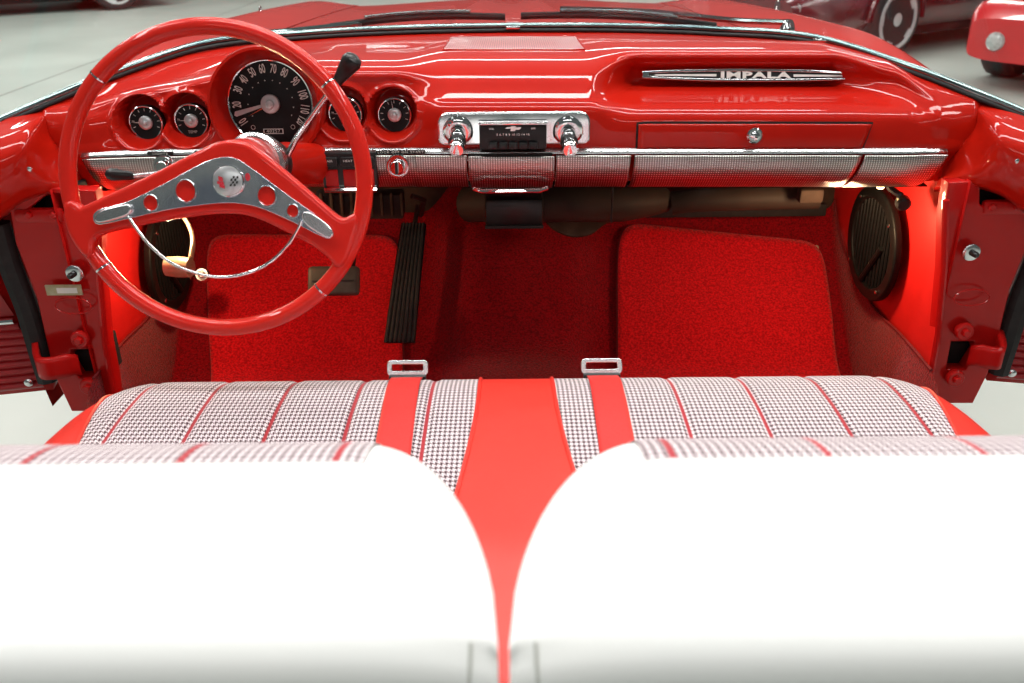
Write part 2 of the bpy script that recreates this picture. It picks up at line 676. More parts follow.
# ================================================================ SIDES: kick boards, hinge pillars, pillar shoulders
SH_R = [  # picture columns on the right shoulder, each with (row, distance) from the glass down to the rolled lip
    ((968, 972, 974, 970, 955, 938, 934, 934), [(97, 1.585), (102, 1.575), (112, 1.552), (128, 1.545), (148, 1.543), (181, 1.541), (189, 1.550), (192, 1.60)]),
    ((977, 979, 980, 977, 965, 952, 949, 949), [(98, 1.570), (104, 1.555), (113, 1.528), (129, 1.518), (150, 1.512), (180, 1.508), (187, 1.520), (190, 1.57)]),
    ((987, 988, 988, 986, 980, 972, 970, 970), [(101, 1.560), (107, 1.540), (116, 1.505), (133, 1.484), (157, 1.474), (179, 1.472), (186, 1.484), (189, 1.55)]),
    (1000, [(104, 1.545), (112, 1.520), (122, 1.480), (140, 1.450), (165, 1.440), (186, 1.440), (194, 1.455), (197, 1.53)]),
    (1026, [(116, 1.51), (124, 1.480), (134, 1.450), (152, 1.425), (178, 1.415), (202, 1.418), (212, 1.435), (216, 1.52)]),
    (1070, [(136, 1.45), (142, 1.430), (152, 1.410), (170, 1.390), (196, 1.380), (222, 1.385), (232, 1.40), (236, 1.49)]),
    (1120, [(158, 1.40), (165, 1.380), (175, 1.360), (195, 1.345), (220, 1.335), (246, 1.340), (256, 1.36), (260, 1.46)]),
]


def side_point(sgn, u, v, Y):
    """a point on the right side of the car, mirrored for the left; the small camera roll is taken out first"""
    if sgn < 0:
        return P(512 - (u - 512) * .955, v + 8, Y)
    return P(u, v, Y)


def plate(parent, name, m, pts2, holes, origin, ex, ey, depth, bev=0.0, **kw):
    mb = MB()
    place(mb, curve_mesh([pts2] + holes, depth, bev), frame3(origin, ex, ey))
    return mb.build(name, m, parent, **kw)


def build_side(sgn, name):
    side = struct(name, (sgn * 0.74, 1.8, 0.30))
    # kick board: slightly hollow sheet from the toe board back to the pillar
    k = MB()

    def kb(a, b):
        Y = lerp(1.462, 2.17, a)
        zlo = max(0.36, toe_z(Y) - 0.02)
        z = lerp(zlo, 0.80, b)
        X = edge_x(Y) + .008
        return (sgn * X, Y, z)
    k.grid(kb, 24, 16)
    k.build('kick_board', M['kick'], side)
    # pillar, seen as a plate facing the seat with two openings; local x = outward, y = up, at Y = 1.47
    Yp = 1.472
    Q = lambda u, v: (lambda p: (sgn * p.x, p.z))(side_point(sgn, u, v, Yp))
    outer = [Q(*q) for q in ((950, 184), (1040, 180), (1030, 235), (1008, 290), (995, 345), (986, 374), (972, 402), (926, 402), (929, 375), (937, 335), (943, 270), (945, 215))]
    hole1 = [Q(*q) for q in ((978, 184), (1000, 184), (1020, 200), (1030, 212), (990, 213), (978, 205))]
    hole2 = [Q(*q) for q in ((950, 340), (975, 340), (978, 352), (966, 371), (944, 371))]
    mb = MB()
    vs, fs = curve_mesh([outer, hole1, hole2], 0.012, 0.003)
    mb.add([Vector((sgn * p.x, Yp + 0.014 - p.z, p.y)) for p in vs], fs if sgn > 0 else [f[::-1] for f in fs])
    pil = mb.build('hinge_pillar', M['paint_dull'], side)
    # inner return flange: bright edge beside the kick board
    e = MB()
    e.tube([side_point(sgn, 946, 200, 1.462), side_point(sgn, 944, 270, 1.462), side_point(sgn, 938, 335, 1.462), side_point(sgn, 929, 385, 1.462)], 0.006, 8)
    e.build('pillar_flange', M['paint_dull'], side)
    # cavity boxes behind the openings
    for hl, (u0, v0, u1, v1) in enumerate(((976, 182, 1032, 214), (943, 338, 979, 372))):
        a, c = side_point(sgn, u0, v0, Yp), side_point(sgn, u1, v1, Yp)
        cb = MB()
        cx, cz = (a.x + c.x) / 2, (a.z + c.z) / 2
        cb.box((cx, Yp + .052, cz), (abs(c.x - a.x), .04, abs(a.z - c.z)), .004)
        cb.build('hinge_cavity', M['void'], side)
    # upper hinge leaf with two bolts, lower hinge lugs with one bolt each
    hb = MB()
    c = side_point(sgn, 1006, 207, 1.475)
    hb.box(c, (.085, .016, .026), .007)
    h = hb.build('hinge_leaf', M['paint_dull'], side)
    bo = MB()
    for u in (992, 1018):
        bo.lathe([(.007, 0), (.007, .004), (.005, .006)], side_point(sgn, u, 207, 1.466), (0, -1, 0), 6)
    bo.build('hinge_bolt', M['paint_dull'], h)
    for (u, v) in ((963, 330), (954, 377)):
        lg = MB()
        c = side_point(sgn, u, v, 1.464)
        lg.lathe([(.017, 0), (.017, .008), (.014, .011)], c, (0, -1, 0), 20)
        lo = lg.build('hinge_lug', M['paint_dull'], side)
        bt = MB()
        bt.lathe([(.008, 0), (.008, .005), (.006, .007)], c + Vector((0, -.011, 0)), (0, -1, 0), 6)
        bt.build('hinge_bolt', M['paint_dull'], lo)
    # pressed oval swage on the pillar
    sw = MB()
    cc = side_point(sgn, 972, 298, 1.457)
    sw.tube([cc + Vector((sgn * .032 * cos(t), 0, .016 * sin(t))) for t in [2 * PI * i / 28 for i in range(28)]], .0016, 6, closed=True)
    sw.build('pressed_swage', M['paint_dull'], side)
    # courtesy switch: bright washer and dark plunger
    c = P(971, 252, 1.458) if sgn > 0 else P(75, 273, 1.458)
    w = MB()
    w.lathe([(.0155, 0), (.0155, .003), (.0135, .0045), (.006, .0045)], c, (0, -1, 0), 24, cap1=True)
    ws = w.build('jamb_switch', M['satin'], side)
    pl = MB()
    pl.lathe([(.0055, 0), (.0055, .010), (.004, .013)], c + Vector((0, -.004, 0)), Vector((sgn * .35, -1, -.1)), 16)
    pl.build('plunger', M['black'], ws)
    # shoulder where the dash top turns into the door opening
    rows = len(SH_R[0][1])
    us = [s[0] if isinstance(s[0], tuple) else (s[0],) * rows for s in SH_R]
    ctrl = [[P(u, q[0], q[1]) if sgn > 0 else P(1024 - u, q[0] + 7, q[1]) for u, q in zip(uu, s[1])] for uu, s in zip(us, SH_R)]
    s_ = MB()

    def sf(a, b):
        x = a * (len(ctrl) - 1)
        y = b * (rows - 1)
        col = [cr1(list(range(len(ctrl))), [ctrl[i][j] for i in range(len(ctrl))], x) for j in range(rows)]
        p = cr1(list(range(rows)), col, y)
        return (p.x, p.y, p.z)
    s_.grid(sf, 60, 56)
    s_.build('pillar_shoulder', M['paint'], side, angle=70)
    sc = MB()
    c = side_point(sgn, 1017, 161, 1.421)
    sc.lathe([(.004, 0), (.004, .001), (.0025, .002)], c, (0, -1, 0.05), 12)
    sc.build('trim_screw', M['satin'], side)
    # sill plate at the foot of the pillar
    sl = MB()
    sl.grid(lambda a, b: (sgn * lerp(.725, .80 - .03 * b, a), lerp(.5, 1.43, b), .385 - .02 * a), 4, 8)
    sl.build('door_sill', M['seal'], side, solid=.03)
    # black strip filling the door gap
    ws = MB()
    pts = [side_point(sgn, u, v, 1.482) for u, v in ((1050, 215), (1036, 260), (1020, 300), (1006, 345), (997, 372))]
    ws.tube(spline(pts, 5), .020, 8)
    ws.build('gap_strip', M['seal'], side)
    return side


wall_l = build_side(-1, 'wall_left')
wall_r = build_side(1, 'wall_right')
# plate with maker's data on the left pillar only
dp = MB()
c = P(64, 290, 1.457)
dp.box(c, (.064, .003, .020), .001)
dpo = dp.build('data_plate', M['foil'], wall_l)
dp2 = MB()
dp2.box(c + Vector((.006, -.0015, -.0005)), (.036, .001, .010), 0)
dp2.build('stamped_field', M['print'], dpo)

# ================================================================ DOORS (open)
def build_door(sgn, n):
    t = struct('door_%d' % n, (sgn * 0.95, 1.48, 0.395))
    # door swung wide: inner face runs outwards and back from the hinge edge
    hinge = Vector((.915 if sgn > 0 else -.885, 1.50, 0))
    ang = rad(12)
    d = Vector((sgn * cos(ang), -sin(ang), 0))
    nrm = Vector((-sin(ang) * sgn, -cos(ang), 0))  # towards the seat
    H = lambda a, z, off=0: hinge + d * a + Vector((0, 0, z)) + nrm * off
    # shell: inner sheet edge leans outwards towards the bottom
    sh = MB()
    prof = [(0.0, .38), (-.002, .43), (.008, .52), (.035, .62), (.07, .70), (.08, .78)]

    def hf(a, b):
        z = lerp(.395, .76, b)
        x0 = cr1([p[1] for p in prof], [p[0] for p in prof], z)
        # bottom edge curves up a little away from the hinge
        return H(x0 + a * 0.95, z, 0.0)
    sh.grid(hf, 12, 10)
    sh.build('door_shell', M['paint_dull'], t, solid=.10 * (-1 if sgn < 0 else 1))
    x0f = lambda z: cr1([p[1] for p in prof], [p[0] for p in prof], z)
    # pleated card: horizontal rolls
    pc = MB()

    def pf(a, b):
        z = lerp(.408, .545, b)
        return H(x0f(z) + .012 + a * .90, z, .008 + .006 * abs(sin(b * 9 * PI)) + .004)
    pc.grid(pf, 6, 108)
    pc.build('pleated_card', M['vinyl_dark'], t)
    up = MB()
    up.grid(lambda a, b: H(x0f(lerp(.558, .745, b)) + .012 + a * .90, lerp(.558, .745, b), .010 + .004 * sin(b * PI)), 6, 10)
    up.build('upper_card', M['vinyl_dark'], t)
    ch = MB()
    ch.tube([H(.030, .551, .016), H(.9, .551, .016)], .006, 8)
    ch.build('bright_strip', M['chrome'], t)
    b = MB()
    b.lathe([(.008, 0), (.008, .004), (.004, .007)], H(.032, .425, .018), nrm, 14)
    b.build('screw_cap', M['satin'], t)
    # check arm between pillar and door edge
    arm = MB()
    path = spline([side_point(sgn, 968, 356, 1.455), side_point(sgn, 978, 356, 1.440), side_point(sgn, 992, 359, 1.428), side_point(sgn, 1004, 357, 1.425), H(.0, .495, .006)], 6)
    for i in range(len(path) - 1):
        pass
    arm.grid(lambda a, b: path[min(len(path) - 1, int(round(a * (len(path) - 1))))] + Vector((0, 0, (b - .5) * .042)), len(path) - 1, 4)
    arm.build('check_arm', M['paint_dull'], t, solid=.010)
    return t


M['vinyl_dark'] = mat('deep_red_vinyl', (0.40, 0.008, 0.012), 0.4, noise=(40, (0.34, 0.006, 0.01), .3, .7), bump=(700, .2, .0008))
build_door(-1, 1)
build_door(1, 2)

# ================================================================ WINDSHIELD
WB = [(0.0, 1.98, .991), (.22, 1.968, .990), (.42, 1.93, .986), (.60, 1.80, .983), (.72, 1.635, .953), (.80, 1.56, .924), (.87, 1.515, .897), (1.0, 1.42, .845), (1.12, 1.33, .79)]


def wb(X):
    a = abs(X)
    xs = [w[0] for w in WB]
    return Vector((X, cr1(xs, [w[1] for w in WB], a), cr1(xs, [w[2] for w in WB], a)))


win = struct('window_1', (0, 1.98, .99))
wt = MB()
xs = [-.97 + 1.94 * i / 110 for i in range(111)]
wt.tube([wb(x) + Vector((0, .004, .006)) for x in xs], .0068, 10)
wt.build('lower_trim', M['steel_trim'], win, angle=70)
wr = MB()
wr.tube([wb(x) + Vector((0, -.008 if abs(x) < .6 else -.004, -.002)) for x in xs], .0042, 8)
wr.build('rubber_gasket', M['seal'], win, angle=70)
gl = MB()


def glass_top(X):
    return Vector((X * .80, 1.32 - .25 * (abs(X) ** 2.5), 1.42))


def gf(a, b):
    X = lerp(-.97, .97, a)
    p = wb(X)
    top = glass_top(X)
    return p.lerp(top, b) + Vector((0, .06 * sin(b * PI) * (1 - abs(X) ** 3), .008 * (1 - b)))


gl.grid(gf, 60, 14)
gl.build('window_glass', M['glass'], win, angle=80)
hdr = MB()
hdr.tube([glass_top(-.97 + 1.94 * i / 40) for i in range(41)], .018, 10)
hdr.build('header_rail', M['chrome'], win)
for sgn in (-1, 1):
    pl = MB()
    pl.tube([wb(sgn * .97) + Vector((sgn * .01, 0, -.01)), wb(sgn * .97).lerp(glass_top(sgn * .97), .5) + Vector((sgn * .03, -.01, 0)), glass_top(sgn * .97)], [.024, .021, .018], 12)
    pl.build('windshield_pillar', M['chrome'], win)
for u in (513, 797):
    c_ = MB()
    q = wb(P(u, 30, 1.95).x) + Vector((0, -.008, .004))
    c_.box(q, (.03, .014, .006), .002)
    c_.build('trim_clip', M['chrome'], win)

# ================================================================ BONNET AND FRONT WINGS OF THIS CAR
bon = thing('car_bonnet', 'glossy red bonnet and front wings stretching ahead of the windshield', 'car bonnet', (0, 2.9, .6))


def hood_z(X, Y):
    a = abs(X)
    t = (Y - 2.0) / 1.8
    z = .972 - .050 * t - .03 * t * t
    z -= .028 * sstep(.15, .62, a) * (1 - .3 * t)
    z += .016 * sstep(.02, .08, a) * (1 - sstep(.10, .18, a))       # raised wind-split
    z += .018 * sstep(.62, .80, a) * (1 - sstep(.86, .95, a))        # wing crown
    z -= .075 * sstep(.82, .97, a)
    return z


def half_w(Y):
    return .955 - .10 * sstep(2.8, 3.9, Y)


hd = MB()
hd.grid(lambda a, b: (lambda Y: (lambda X: (X, Y, hood_z(X, Y)))((a * 2 - 1) * .615))(lerp(2.10, 3.85, b)), 60, 40)
hd.build('bonnet_panel', M['paint'], bon, angle=60)
for sgn in (-1, 1):
    wg = MB()

    def wf(a, b):
        Yb = lerp(0, 1, b)
        if a < .7:
            X = lerp(.622, 1.0, a / .7)
            y0 = wb(X).y + .03
            Y = lerp(y0, 3.95, Yb)
            Xw = .622 + (half_w(Y) - .622) * (a / .7)
            zl = wb(min(Xw, 1.0)).z - .012
            z = lerp(min(zl, hood_z(Xw, 2.0)), hood_z(Xw, max(Y, 2.0)), sstep(wb(min(Xw, 1.0)).y, 2.25, Y))
            return (sgn * Xw, Y, z)
        t = (a - .7) / .3
        Y = lerp(1.60, 3.95, Yb)
        zt = min(.845, hood_z(half_w(Y), max(Y, 2.0)))
        return (sgn * (half_w(Y) + .025 * sin(t * PI)), Y, lerp(zt, .30, t))
    wg.grid(wf, 40, 60)
    wg.build('front_wing', M['paint'], bon, angle=60)
cw = MB()
cw.grid(lambda a, b: (lambda X: wb(X) + Vector((0, .012, -.004)) + (Vector((X, 2.10, hood_z(X, 2.10) - .003)) - wb(X)) * b)((a * 2 - 1) * .62), 40, 8)
cw.build('cowl_panel', M['paint'], bon, angle=60)
gv = MB()
for i in range(44):
    x = -.50 + 1.0 * i / 43
    y0 = wb(x).y + .04
    gv.box((x, y0 + .035, wb(x).z - .012), (.006, .045, .004), .001)
gv.build('air_intake_louvres', M['void'], bon)
nz = MB()
nz.grid(lambda a, b: ((a * 2 - 1) * .88, 3.85 + .12 * sin(b * PI * .5), lerp(hood_z((a * 2 - 1) * .88, 3.85), .35, b)), 30, 10)
nz.build('nose_panel', M['paint'], bon, angle=60)
for (u, v0, v1, Y) in ((263, 27, 6, 3.5), (776, 16, -6, 3.5)):
    sp = MB()
    base, tip = P(u, v0, Y), P(u - (3 if u < 512 else -3), v1, Y)
    base.z = hood_z(base.x, Y) - .002 if base.z > hood_z(base.x, Y) else base.z
    sp.tube([base, base + Vector((0, -.02, .02)), tip.lerp(base, .5), tip], [.03, .022, .012, .004], 10)
    sp.build('wing_ornament', M['chrome'], bon)

# ---- wipers
def wiper(label, pivot, arm_pts, blade_a, blade_b):
    t = thing('windshield_wiper', label, 'wiper', pivot, 'wipers at the foot of the windshield')
    pv = MB()
    pv.lathe([(.016, -.05), (.016, 0), (.013, .012), (.008, .020)], pivot, (0, -.3, 1), 16)
    pv.build('pivot', M['chrome'], t)
    am = MB()
    am.tube(spline([pivot + Vector((0, -.005, .015))] + arm_pts, 6), .006, 8)
    am.build('arm', M['steel_trim'], t)
    bl = MB()
    d = (blade_b - blade_a)
    pts = [blade_a + d * (i / 10) + Vector((0, 0, .010 * sin(PI * i / 10))) for i in range(11)]
    bl.tube(pts, .0075, 8)
    bl.build('rubber_blade', M['black'], t)
    br = MB()
    br.tube([p + Vector((0, -.004, .010)) for p in pts[2:9]], .004, 6)
    br.build('blade_bridge', M['steel_trim'], t)
    return t


wiper('black wiper blade lying ahead of the instrument cluster', P(240, 42, 1.92), [P(300, 30, 1.99), P(390, 20, 2.05), P(465, 13, 2.07)], P(330, 27, 2.03), P(505, 17, 2.06))
wiper('black wiper blade lying ahead of the glovebox', P(787, 30, 1.92), [P(730, 20, 1.99), P(650, 12, 2.05), P(560, 9, 2.07)], P(716, 26, 2.03), P(521, 16, 2.06))

# ================================================================ DASHBOARD
dash = thing('dashboard', 'glossy red dashboard with round gauges, radio and dotted bright metal panel', 'dashboard', (0, 1.55, .78))
CEN = [(40, 1.86), (48, 1.76), (56, 1.69), (64, 1.645), (72, 1.615), (80, 1.595), (90, 1.575), (98, 1.557), (104, 1.542), (112, 1.533), (130, 1.530), (150, 1.530)]
RHD = [(41, 1.80), (47, 1.73), (52, 1.692), (57, 1.683), (62, 1.688), (72, 1.702), (82, 1.703), (88, 1.680), (98, 1.610), (106, 1.560), (120, 1.535), (150, 1.530)]
R66 = [(54, 1.715), (60, 1.67), (66, 1.635), (71, 1.62), (76, 1.615), (83, 1.615), (90, 1.60), (97, 1.585), (104, 1.565), (111, 1.547), (122, 1.535), (150, 1.530)]
R72 = [(80, 1.61), (84, 1.595), (88, 1.58), (93, 1.567), (98, 1.557), (103, 1.548), (108, 1.54), (113, 1.533), (118, 1.528), (126, 1.525), (138, 1.525), (150, 1.525)]
R80 = [(96, 1.562), (98, 1.556), (101, 1.549), (104, 1.544), (107, 1.540), (110, 1.537), (114, 1.534), (119, 1.531), (125, 1.529), (132, 1.528), (140, 1.528), (150, 1.528)]
R86 = [(108, 1.575), (110, 1.575), (112, 1.575), (114, 1.575), (116, 1.575), (119, 1.575), (122, 1.575), (127, 1.575), (132, 1.575), (138, 1.575), (144, 1.575), (150, 1.575)]
LCL = [(47, 1.80), (53, 1.71), (59, 1.645), (64, 1.605), (69, 1.578), (75, 1.565), (83, 1.565), (92, 1.563), (102, 1.558), (115, 1.552), (130, 1.544), (150, 1.530)]
L50 = [(60, 1.76), (64, 1.69), (68, 1.64), (72, 1.605), (76, 1.582), (80, 1.570), (86, 1.567), (94, 1.564), (104, 1.559), (116, 1.552), (130, 1.544), (150, 1.530)]
L65 = [(84, 1.64), (87, 1.61), (89, 1.59), (92, 1.578), (95, 1.572), (98, 1.570), (101, 1.570), (105, 1.567), (111, 1.562), (120, 1.556), (132, 1.547), (152, 1.530)]
L72 = [(96, 1.60), (98, 1.585), (101, 1.57), (104, 1.560), (107, 1.553), (110, 1.548), (114, 1.543), (118, 1.538), (123, 1.534), (131, 1.530), (142, 1.528), (154, 1.525)]
L80 = [(v + 9 if v < 140 else v + 6, Y) for v, Y in R80]
L86 = [(v + 9 if v < 140 else v + 6, Y) for v, Y in R86]
STN = [(-.86, L86), (-.80, L80), (-.72, L72), (-.65, L65), (-.50, L50), (-.34, LCL), (-.20, LCL), (-.105, CEN), (0.0, CEN), (.135, CEN), (.235, RHD), (.40, RHD), (.595, RHD), (.685, R66), (.735, R72), (.80, R80), (.86, R86)]
stx = [s[0] for s in STN]
ctrl = []
for X, prof in STN:
    row = [wb(X) + Vector((0, -.004, -.006))]
    row += [Vector((X, Y, zat(X, v, Y))) for v, Y in prof]
    last = row[-1]
    row += [Vector((X, last.y + .012, last.z - .02)), Vector((X, last.y + .018, last.z - .06))]
    ctrl.append(row)
NR = len(ctrl[0])
GAUGES = [(141, 121, .0285, .0415), (187, 119, .0285, .0415), (343, 112, .0285, .0415), (393, 113, .0285, .0415)]
GP = [P(u, v, 1.556) for u, v, _, _ in GAUGES]
SPD = P(271, 106, 1.575)


def dash_at(X, y):
    """shell point; linear-safe interpolation across stations"""
    i = 0
    while i < len(stx) - 2 and stx[i + 1] < X:
        i += 1
    t = (X - stx[i]) / (stx[i + 1] - stx[i])
    t = max(0, min(1, t))
    ts = t * t * (3 - 2 * t) if 6 <= i <= 9 else lerp(t, t * t * (3 - 2 * t), .35)
    j = list(range(NR))
    a = cr1(j, ctrl[i], y)
    b = cr1(j, ctrl[i + 1], y)
    p = a.lerp(b, ts)
    q = wb(X)
    k = max(0, 1 - y)
    if k > 0:
        p = p.lerp(q + Vector((0, -.004, -.006)), k)
    return Vector((X, p.y, p.z))


def dash_fn(a, b):
    X = lerp(-.86, .86, a)
    p = dash_at(X, b * (NR - 1))
    ds_ = math.hypot(p.x - SPD.x, p.z - SPD.z - .004)
    if ds_ < .10 and p.y < 1.64:
        p.y = max(p.y, p.y + (1.63 - p.y) * (1 - sstep(.076, .088, ds_)))
    for c, (_, _, rd, rr) in zip(GP, GAUGES):
        d = math.hypot(p.x - c.x, (p.z - c.z))
        if d < rr + .012 and p.y < 1.62:
            p.y += .040 * (1 - sstep(rr - .007, rr + .003, d))
            p.y -= .006 * (sstep(rr - .004, rr + .002, d) - sstep(rr + .002, rr + .012, d))
    return p


ds = MB()
ds.grid(dash_fn, 400, 190)
shell = ds.build('dash_shell', M['paint'], dash, angle=80)


def face_y(X, z):
    """distance of the shell's lower face at X and height z"""
    best, by = 9, 1.53
    for k in range(0, 60):
        p = dash_at(X, 6 + k * (NR - 7) / 59)
        if abs(p.z - z) < best:
            best, by = abs(p.z - z), p.y
    return by


# ---- small round gauges
def gauge(c, rd, needle_deg, word, idx):
    ax = Vector((0, -1, .12)).normalized()
    o = c + Vector((0, .022, -.0075))
    g = MB()
    g.lathe([(rd + .002, -.012), (rd + .002, .0), (rd, .002)], o, ax, 40)
    root = g.build('gauge', M['dial'], dash)
    bz = MB()
    n = 48
    fr = frame3(o + ax * .003, (1, 0, 0), Vector((0, 0, 1)))
    bz.tube([fr((rd * cos(2 * PI * i / n), rd * sin(2 * PI * i / n), 0)) for i in range(n)], .0018, 8, closed=True)
    bz.build('bezel', M['chrome'], root)
    fr = frame3(o + ax * .0022, (1, 0, 0), ax.cross(Vector((1, 0, 0))))
    fr = frame3(o + ax * .0026, (1, 0, 0), Vector((0, .12, 1)))
    tk = MB()
    for i in range(9):
        t = rad(200 - 220 * i / 8)
        r0, r1 = rd * .70, rd * .86
        w = .0005
        a_, b_ = Vector((cos(t), sin(t))), Vector((-sin(t), cos(t)))
        tk.add([fr((*(a_ * r0 - b_ * w), 0)), fr((*(a_ * r1 - b_ * w), 0)), fr((*(a_ * r1 + b_ * w), 0)), fr((*(a_ * r0 + b_ * w), 0))], [(0, 1, 2, 3)])
    vs, fs = text_mesh(word, rd * .24, .0001)
    tk.add([fr((p.x, p.y - rd * .68, p.z)) for p in vs], fs)
    tk.build('dial_print', M['print'], root)
    hb = MB()
    hb.lathe([(rd * .42, 0), (rd * .42, .003), (rd * .30, .005), (rd * .14, .005), (rd * .13, .008), (rd * .05, .009)], o + ax * .002, ax, 28)
    hb.build('hub', M['silver'], root)
    nd = MB()
    t = rad(needle_deg)
    nd.add([fr((rd * .3 * cos(t) - .0008 * sin(t), rd * .3 * sin(t) + .0008 * cos(t), .003)), fr((rd * .3 * cos(t) + .0008 * sin(t), rd * .3 * sin(t) - .0008 * cos(t), .003)),
            fr((rd * .9 * cos(t), rd * .9 * sin(t), .003))], [(0, 1, 2)])
    nd.build('needle', M['print'], root)
    return root


for c, (_, _, rd, _), nd, wd in zip(GP, GAUGES, (178, 178, 178, 100), ('', 'TEMP', 'GAS', '')):
    gauge(c, rd, nd, wd, 0)

# ---- speedometer in its own round hood
sax = Vector((0, -1, .10)).normalized()
so = SPD + Vector((0, .015, 0))
RS = .0735
hd_ = MB()
hd_.lathe([(.070, -.20), (.086, -.12), (.094, -.05), (.098, .0), (.099, .028), (.0965, .040), (.092, .041), (.088, .034), (.0795, .006), (RS + .001, -.004)], SPD + Vector((0, -.004, .004)), sax, 72, cap0=False, cap1=False)
hd_.build('speedometer_hood', M['paint'], dash, angle=50)
sd = MB()
so = SPD + Vector((0, -.002, .004))
sd.lathe([(RS + .002, -.02), (RS + .002, -.004), (RS, -.003)], so, sax, 64)
spd = sd.build('speedometer', M['dial'], dash)
bz = MB()
fr = frame3(so + sax * .0, (1, 0, 0), Vector((0, .10, 1)))
bz.tube([fr((RS * cos(2 * PI * i / 72), RS * sin(2 * PI * i / 72), 0)) for i in range(72)], .0024, 8, closed=True)
bz.build('bezel', M['chrome'], spd)
fr = frame3(so + sax * (-.0022), (1, 0, 0), Vector((0, .10, 1)))
nm = MB()
for i in range(12):
    t = rad((211, 181, 156, 136, 117, 99, 80, 61, 39, 15, -9, -30)[i])
    vs, fs = text_mesh(str((i + 1) * 10), .0215, .0001, .52, bold=.0003)
    rr = RS * .80
    ca, sa = cos(t - PI / 2), sin(t - PI / 2)
    nm.add([fr((rr * cos(t) + p.x * ca - p.y * sa, rr * sin(t) + p.x * sa + p.y * ca, p.z)) for p in vs], fs)
    nm.add([fr((RS * .54 * cos(t) + .0012 * cos(k), RS * .54 * sin(t) + .0012 * sin(k), .0001)) for k in (0, PI / 2, PI, 1.5 * PI)], [(0, 1, 2, 3)])
for k in (-1, 1):
    nm.tube([fr((k * .035 + .0035 * cos(2 * PI * i / 20), -.040 + .0035 * sin(2 * PI * i / 20), 0)) for i in range(20)], .0004, 5, closed=True)
nm.build('numerals', M['print'], spd)
od = MB()
ofr = frame3(fr((0, -.047, .0005)), (1, 0, 0), Vector((0, .10, 1)))
place(od, curve_mesh([[(-.0175, -.0045), (.0175, -.0045), (.0175, .0045), (-.0175, .0045)], [(-.016, -.0033), (.016, -.0033), (.016, .0033), (-.016, .0033)]], .0003), ofr)
place(od, text_mesh('40257', .0075, .0001, 1.15, 1.15), ofr)
od.build('odometer', M['print'], spd)
hb = MB()
hb.lathe([(.0165, 0), (.0165, .002), (.0155, .0035), (.008, .004), (.006, .009), (.002, .010)], so, sax, 36)
hb.build('hub', M['silver'], spd)
nd = MB()
for t, r0, r1, w, mm_ in ((rad(207), .012, .047, .0012, 'needle'),):
    nd.add([fr((r0 * cos(t) - w * sin(t), r0 * sin(t) + w * cos(t), .002)), fr((r0 * cos(t) + w * sin(t), r0 * sin(t) - w * cos(t), .002)), fr((r1 * cos(t), r1 * sin(t), .002))], [(0, 1, 2)])
nd.build('needle', M['needle'], spd)
gn = MB()  # silver sliver laid on the dial as a painted glint
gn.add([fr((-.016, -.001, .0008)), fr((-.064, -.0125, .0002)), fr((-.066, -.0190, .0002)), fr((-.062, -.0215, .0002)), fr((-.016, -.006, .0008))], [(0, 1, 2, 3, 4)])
gn.build('painted_glint', M['silver'], spd)

# ---- bright strip and dotted insert along the lower edge
def z_strip(X):
    return dash_at(X, NR - 3.0).z


st = MB()
sx0, sx1 = -.742, .758


def strip_fn(X, w):
    y = 1.520 if abs(X) < .70 else 1.520 + .0 * X
    return Vector((X, y, z_strip(X)))


st.grid(lambda a, b: strip_fn(lerp(sx0, sx1, a), 0) + Vector((0, .009 * (1 - b) ** 2, .0048 - .0096 * b)), 80, 8)
st.build('bright_strip', M['satin'], dash, solid=-.003)


def panel_pt(X, b):
    z0 = z_strip(X) - .0055
    prof = [(0, 1.514), (.012, 1.513), (.026, 1.516), (.042, 1.525), (.056, 1.539), (.067, 1.556), (.073, 1.575)]
    k = b * (len(prof) - 1)
    js = list(range(len(prof)))
    return Vector((X, cr1(js, [p[1] for p in prof], k), z0 - cr1(js, [p[0] for p in prof], k)))


def insert(name, xa0, xa1, xb0, xb1, label=None, m='perf', off=0.0, parent=dash):
    mb = MB()

    def fn(a, b):
        X = lerp(lerp(xa0, xb0, b), lerp(xa1, xb1, b), a)
        return panel_pt(X, b) + Vector((0, -off, 0))
    mb.grid(fn, 40, 24, uvfn=lambda a, b: (fn(a, b).x, b * .095))
    o = mb.build(name, M[m], parent, angle=80, solid=-.003)
    return o


insert('dotted_panel', -.738, -.165, -.715, -.155)
insert('dotted_panel', -.075 - .09, -.075, -.155, -.075)
insert('dotted_panel', -.073, .077, -.069, .073, off=.006)
insert('dotted_panel', .079, .208, .079, .205)
gd_low = insert('dotted_panel', .215, .608, .212, .588)
insert('dotted_panel', .614, .757, .594, .724)
# return closing the dash bottom, coloured dark to stand for the shade there
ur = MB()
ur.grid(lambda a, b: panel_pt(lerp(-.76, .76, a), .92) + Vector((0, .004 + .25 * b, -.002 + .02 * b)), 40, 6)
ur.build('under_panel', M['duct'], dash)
# ash-tray lip and slot bars round the centre insert
ab = MB()
zc = z_strip(0)
ab.tube([(-.064, 1.525, zc - .067), (-.05, 1.512, zc - .068), (.05, 1.512, zc - .068), (.064, 1.525, zc - .067)], .004, 8)
ab.build('ashtray_lip', M['chrome'], dash)
sb = MB()
sb.box((.0, 1.512, zc - .0105), (.148, .006, .005), .001)
sb.build('slot_bar', M['chrome'], dash)
sb2 = MB()
sb2.box((.0, 1.5125, zc - .0045), (.146, .006, .006), .001)
sb2.build('radio_shelf_gap', M['void'], dash)

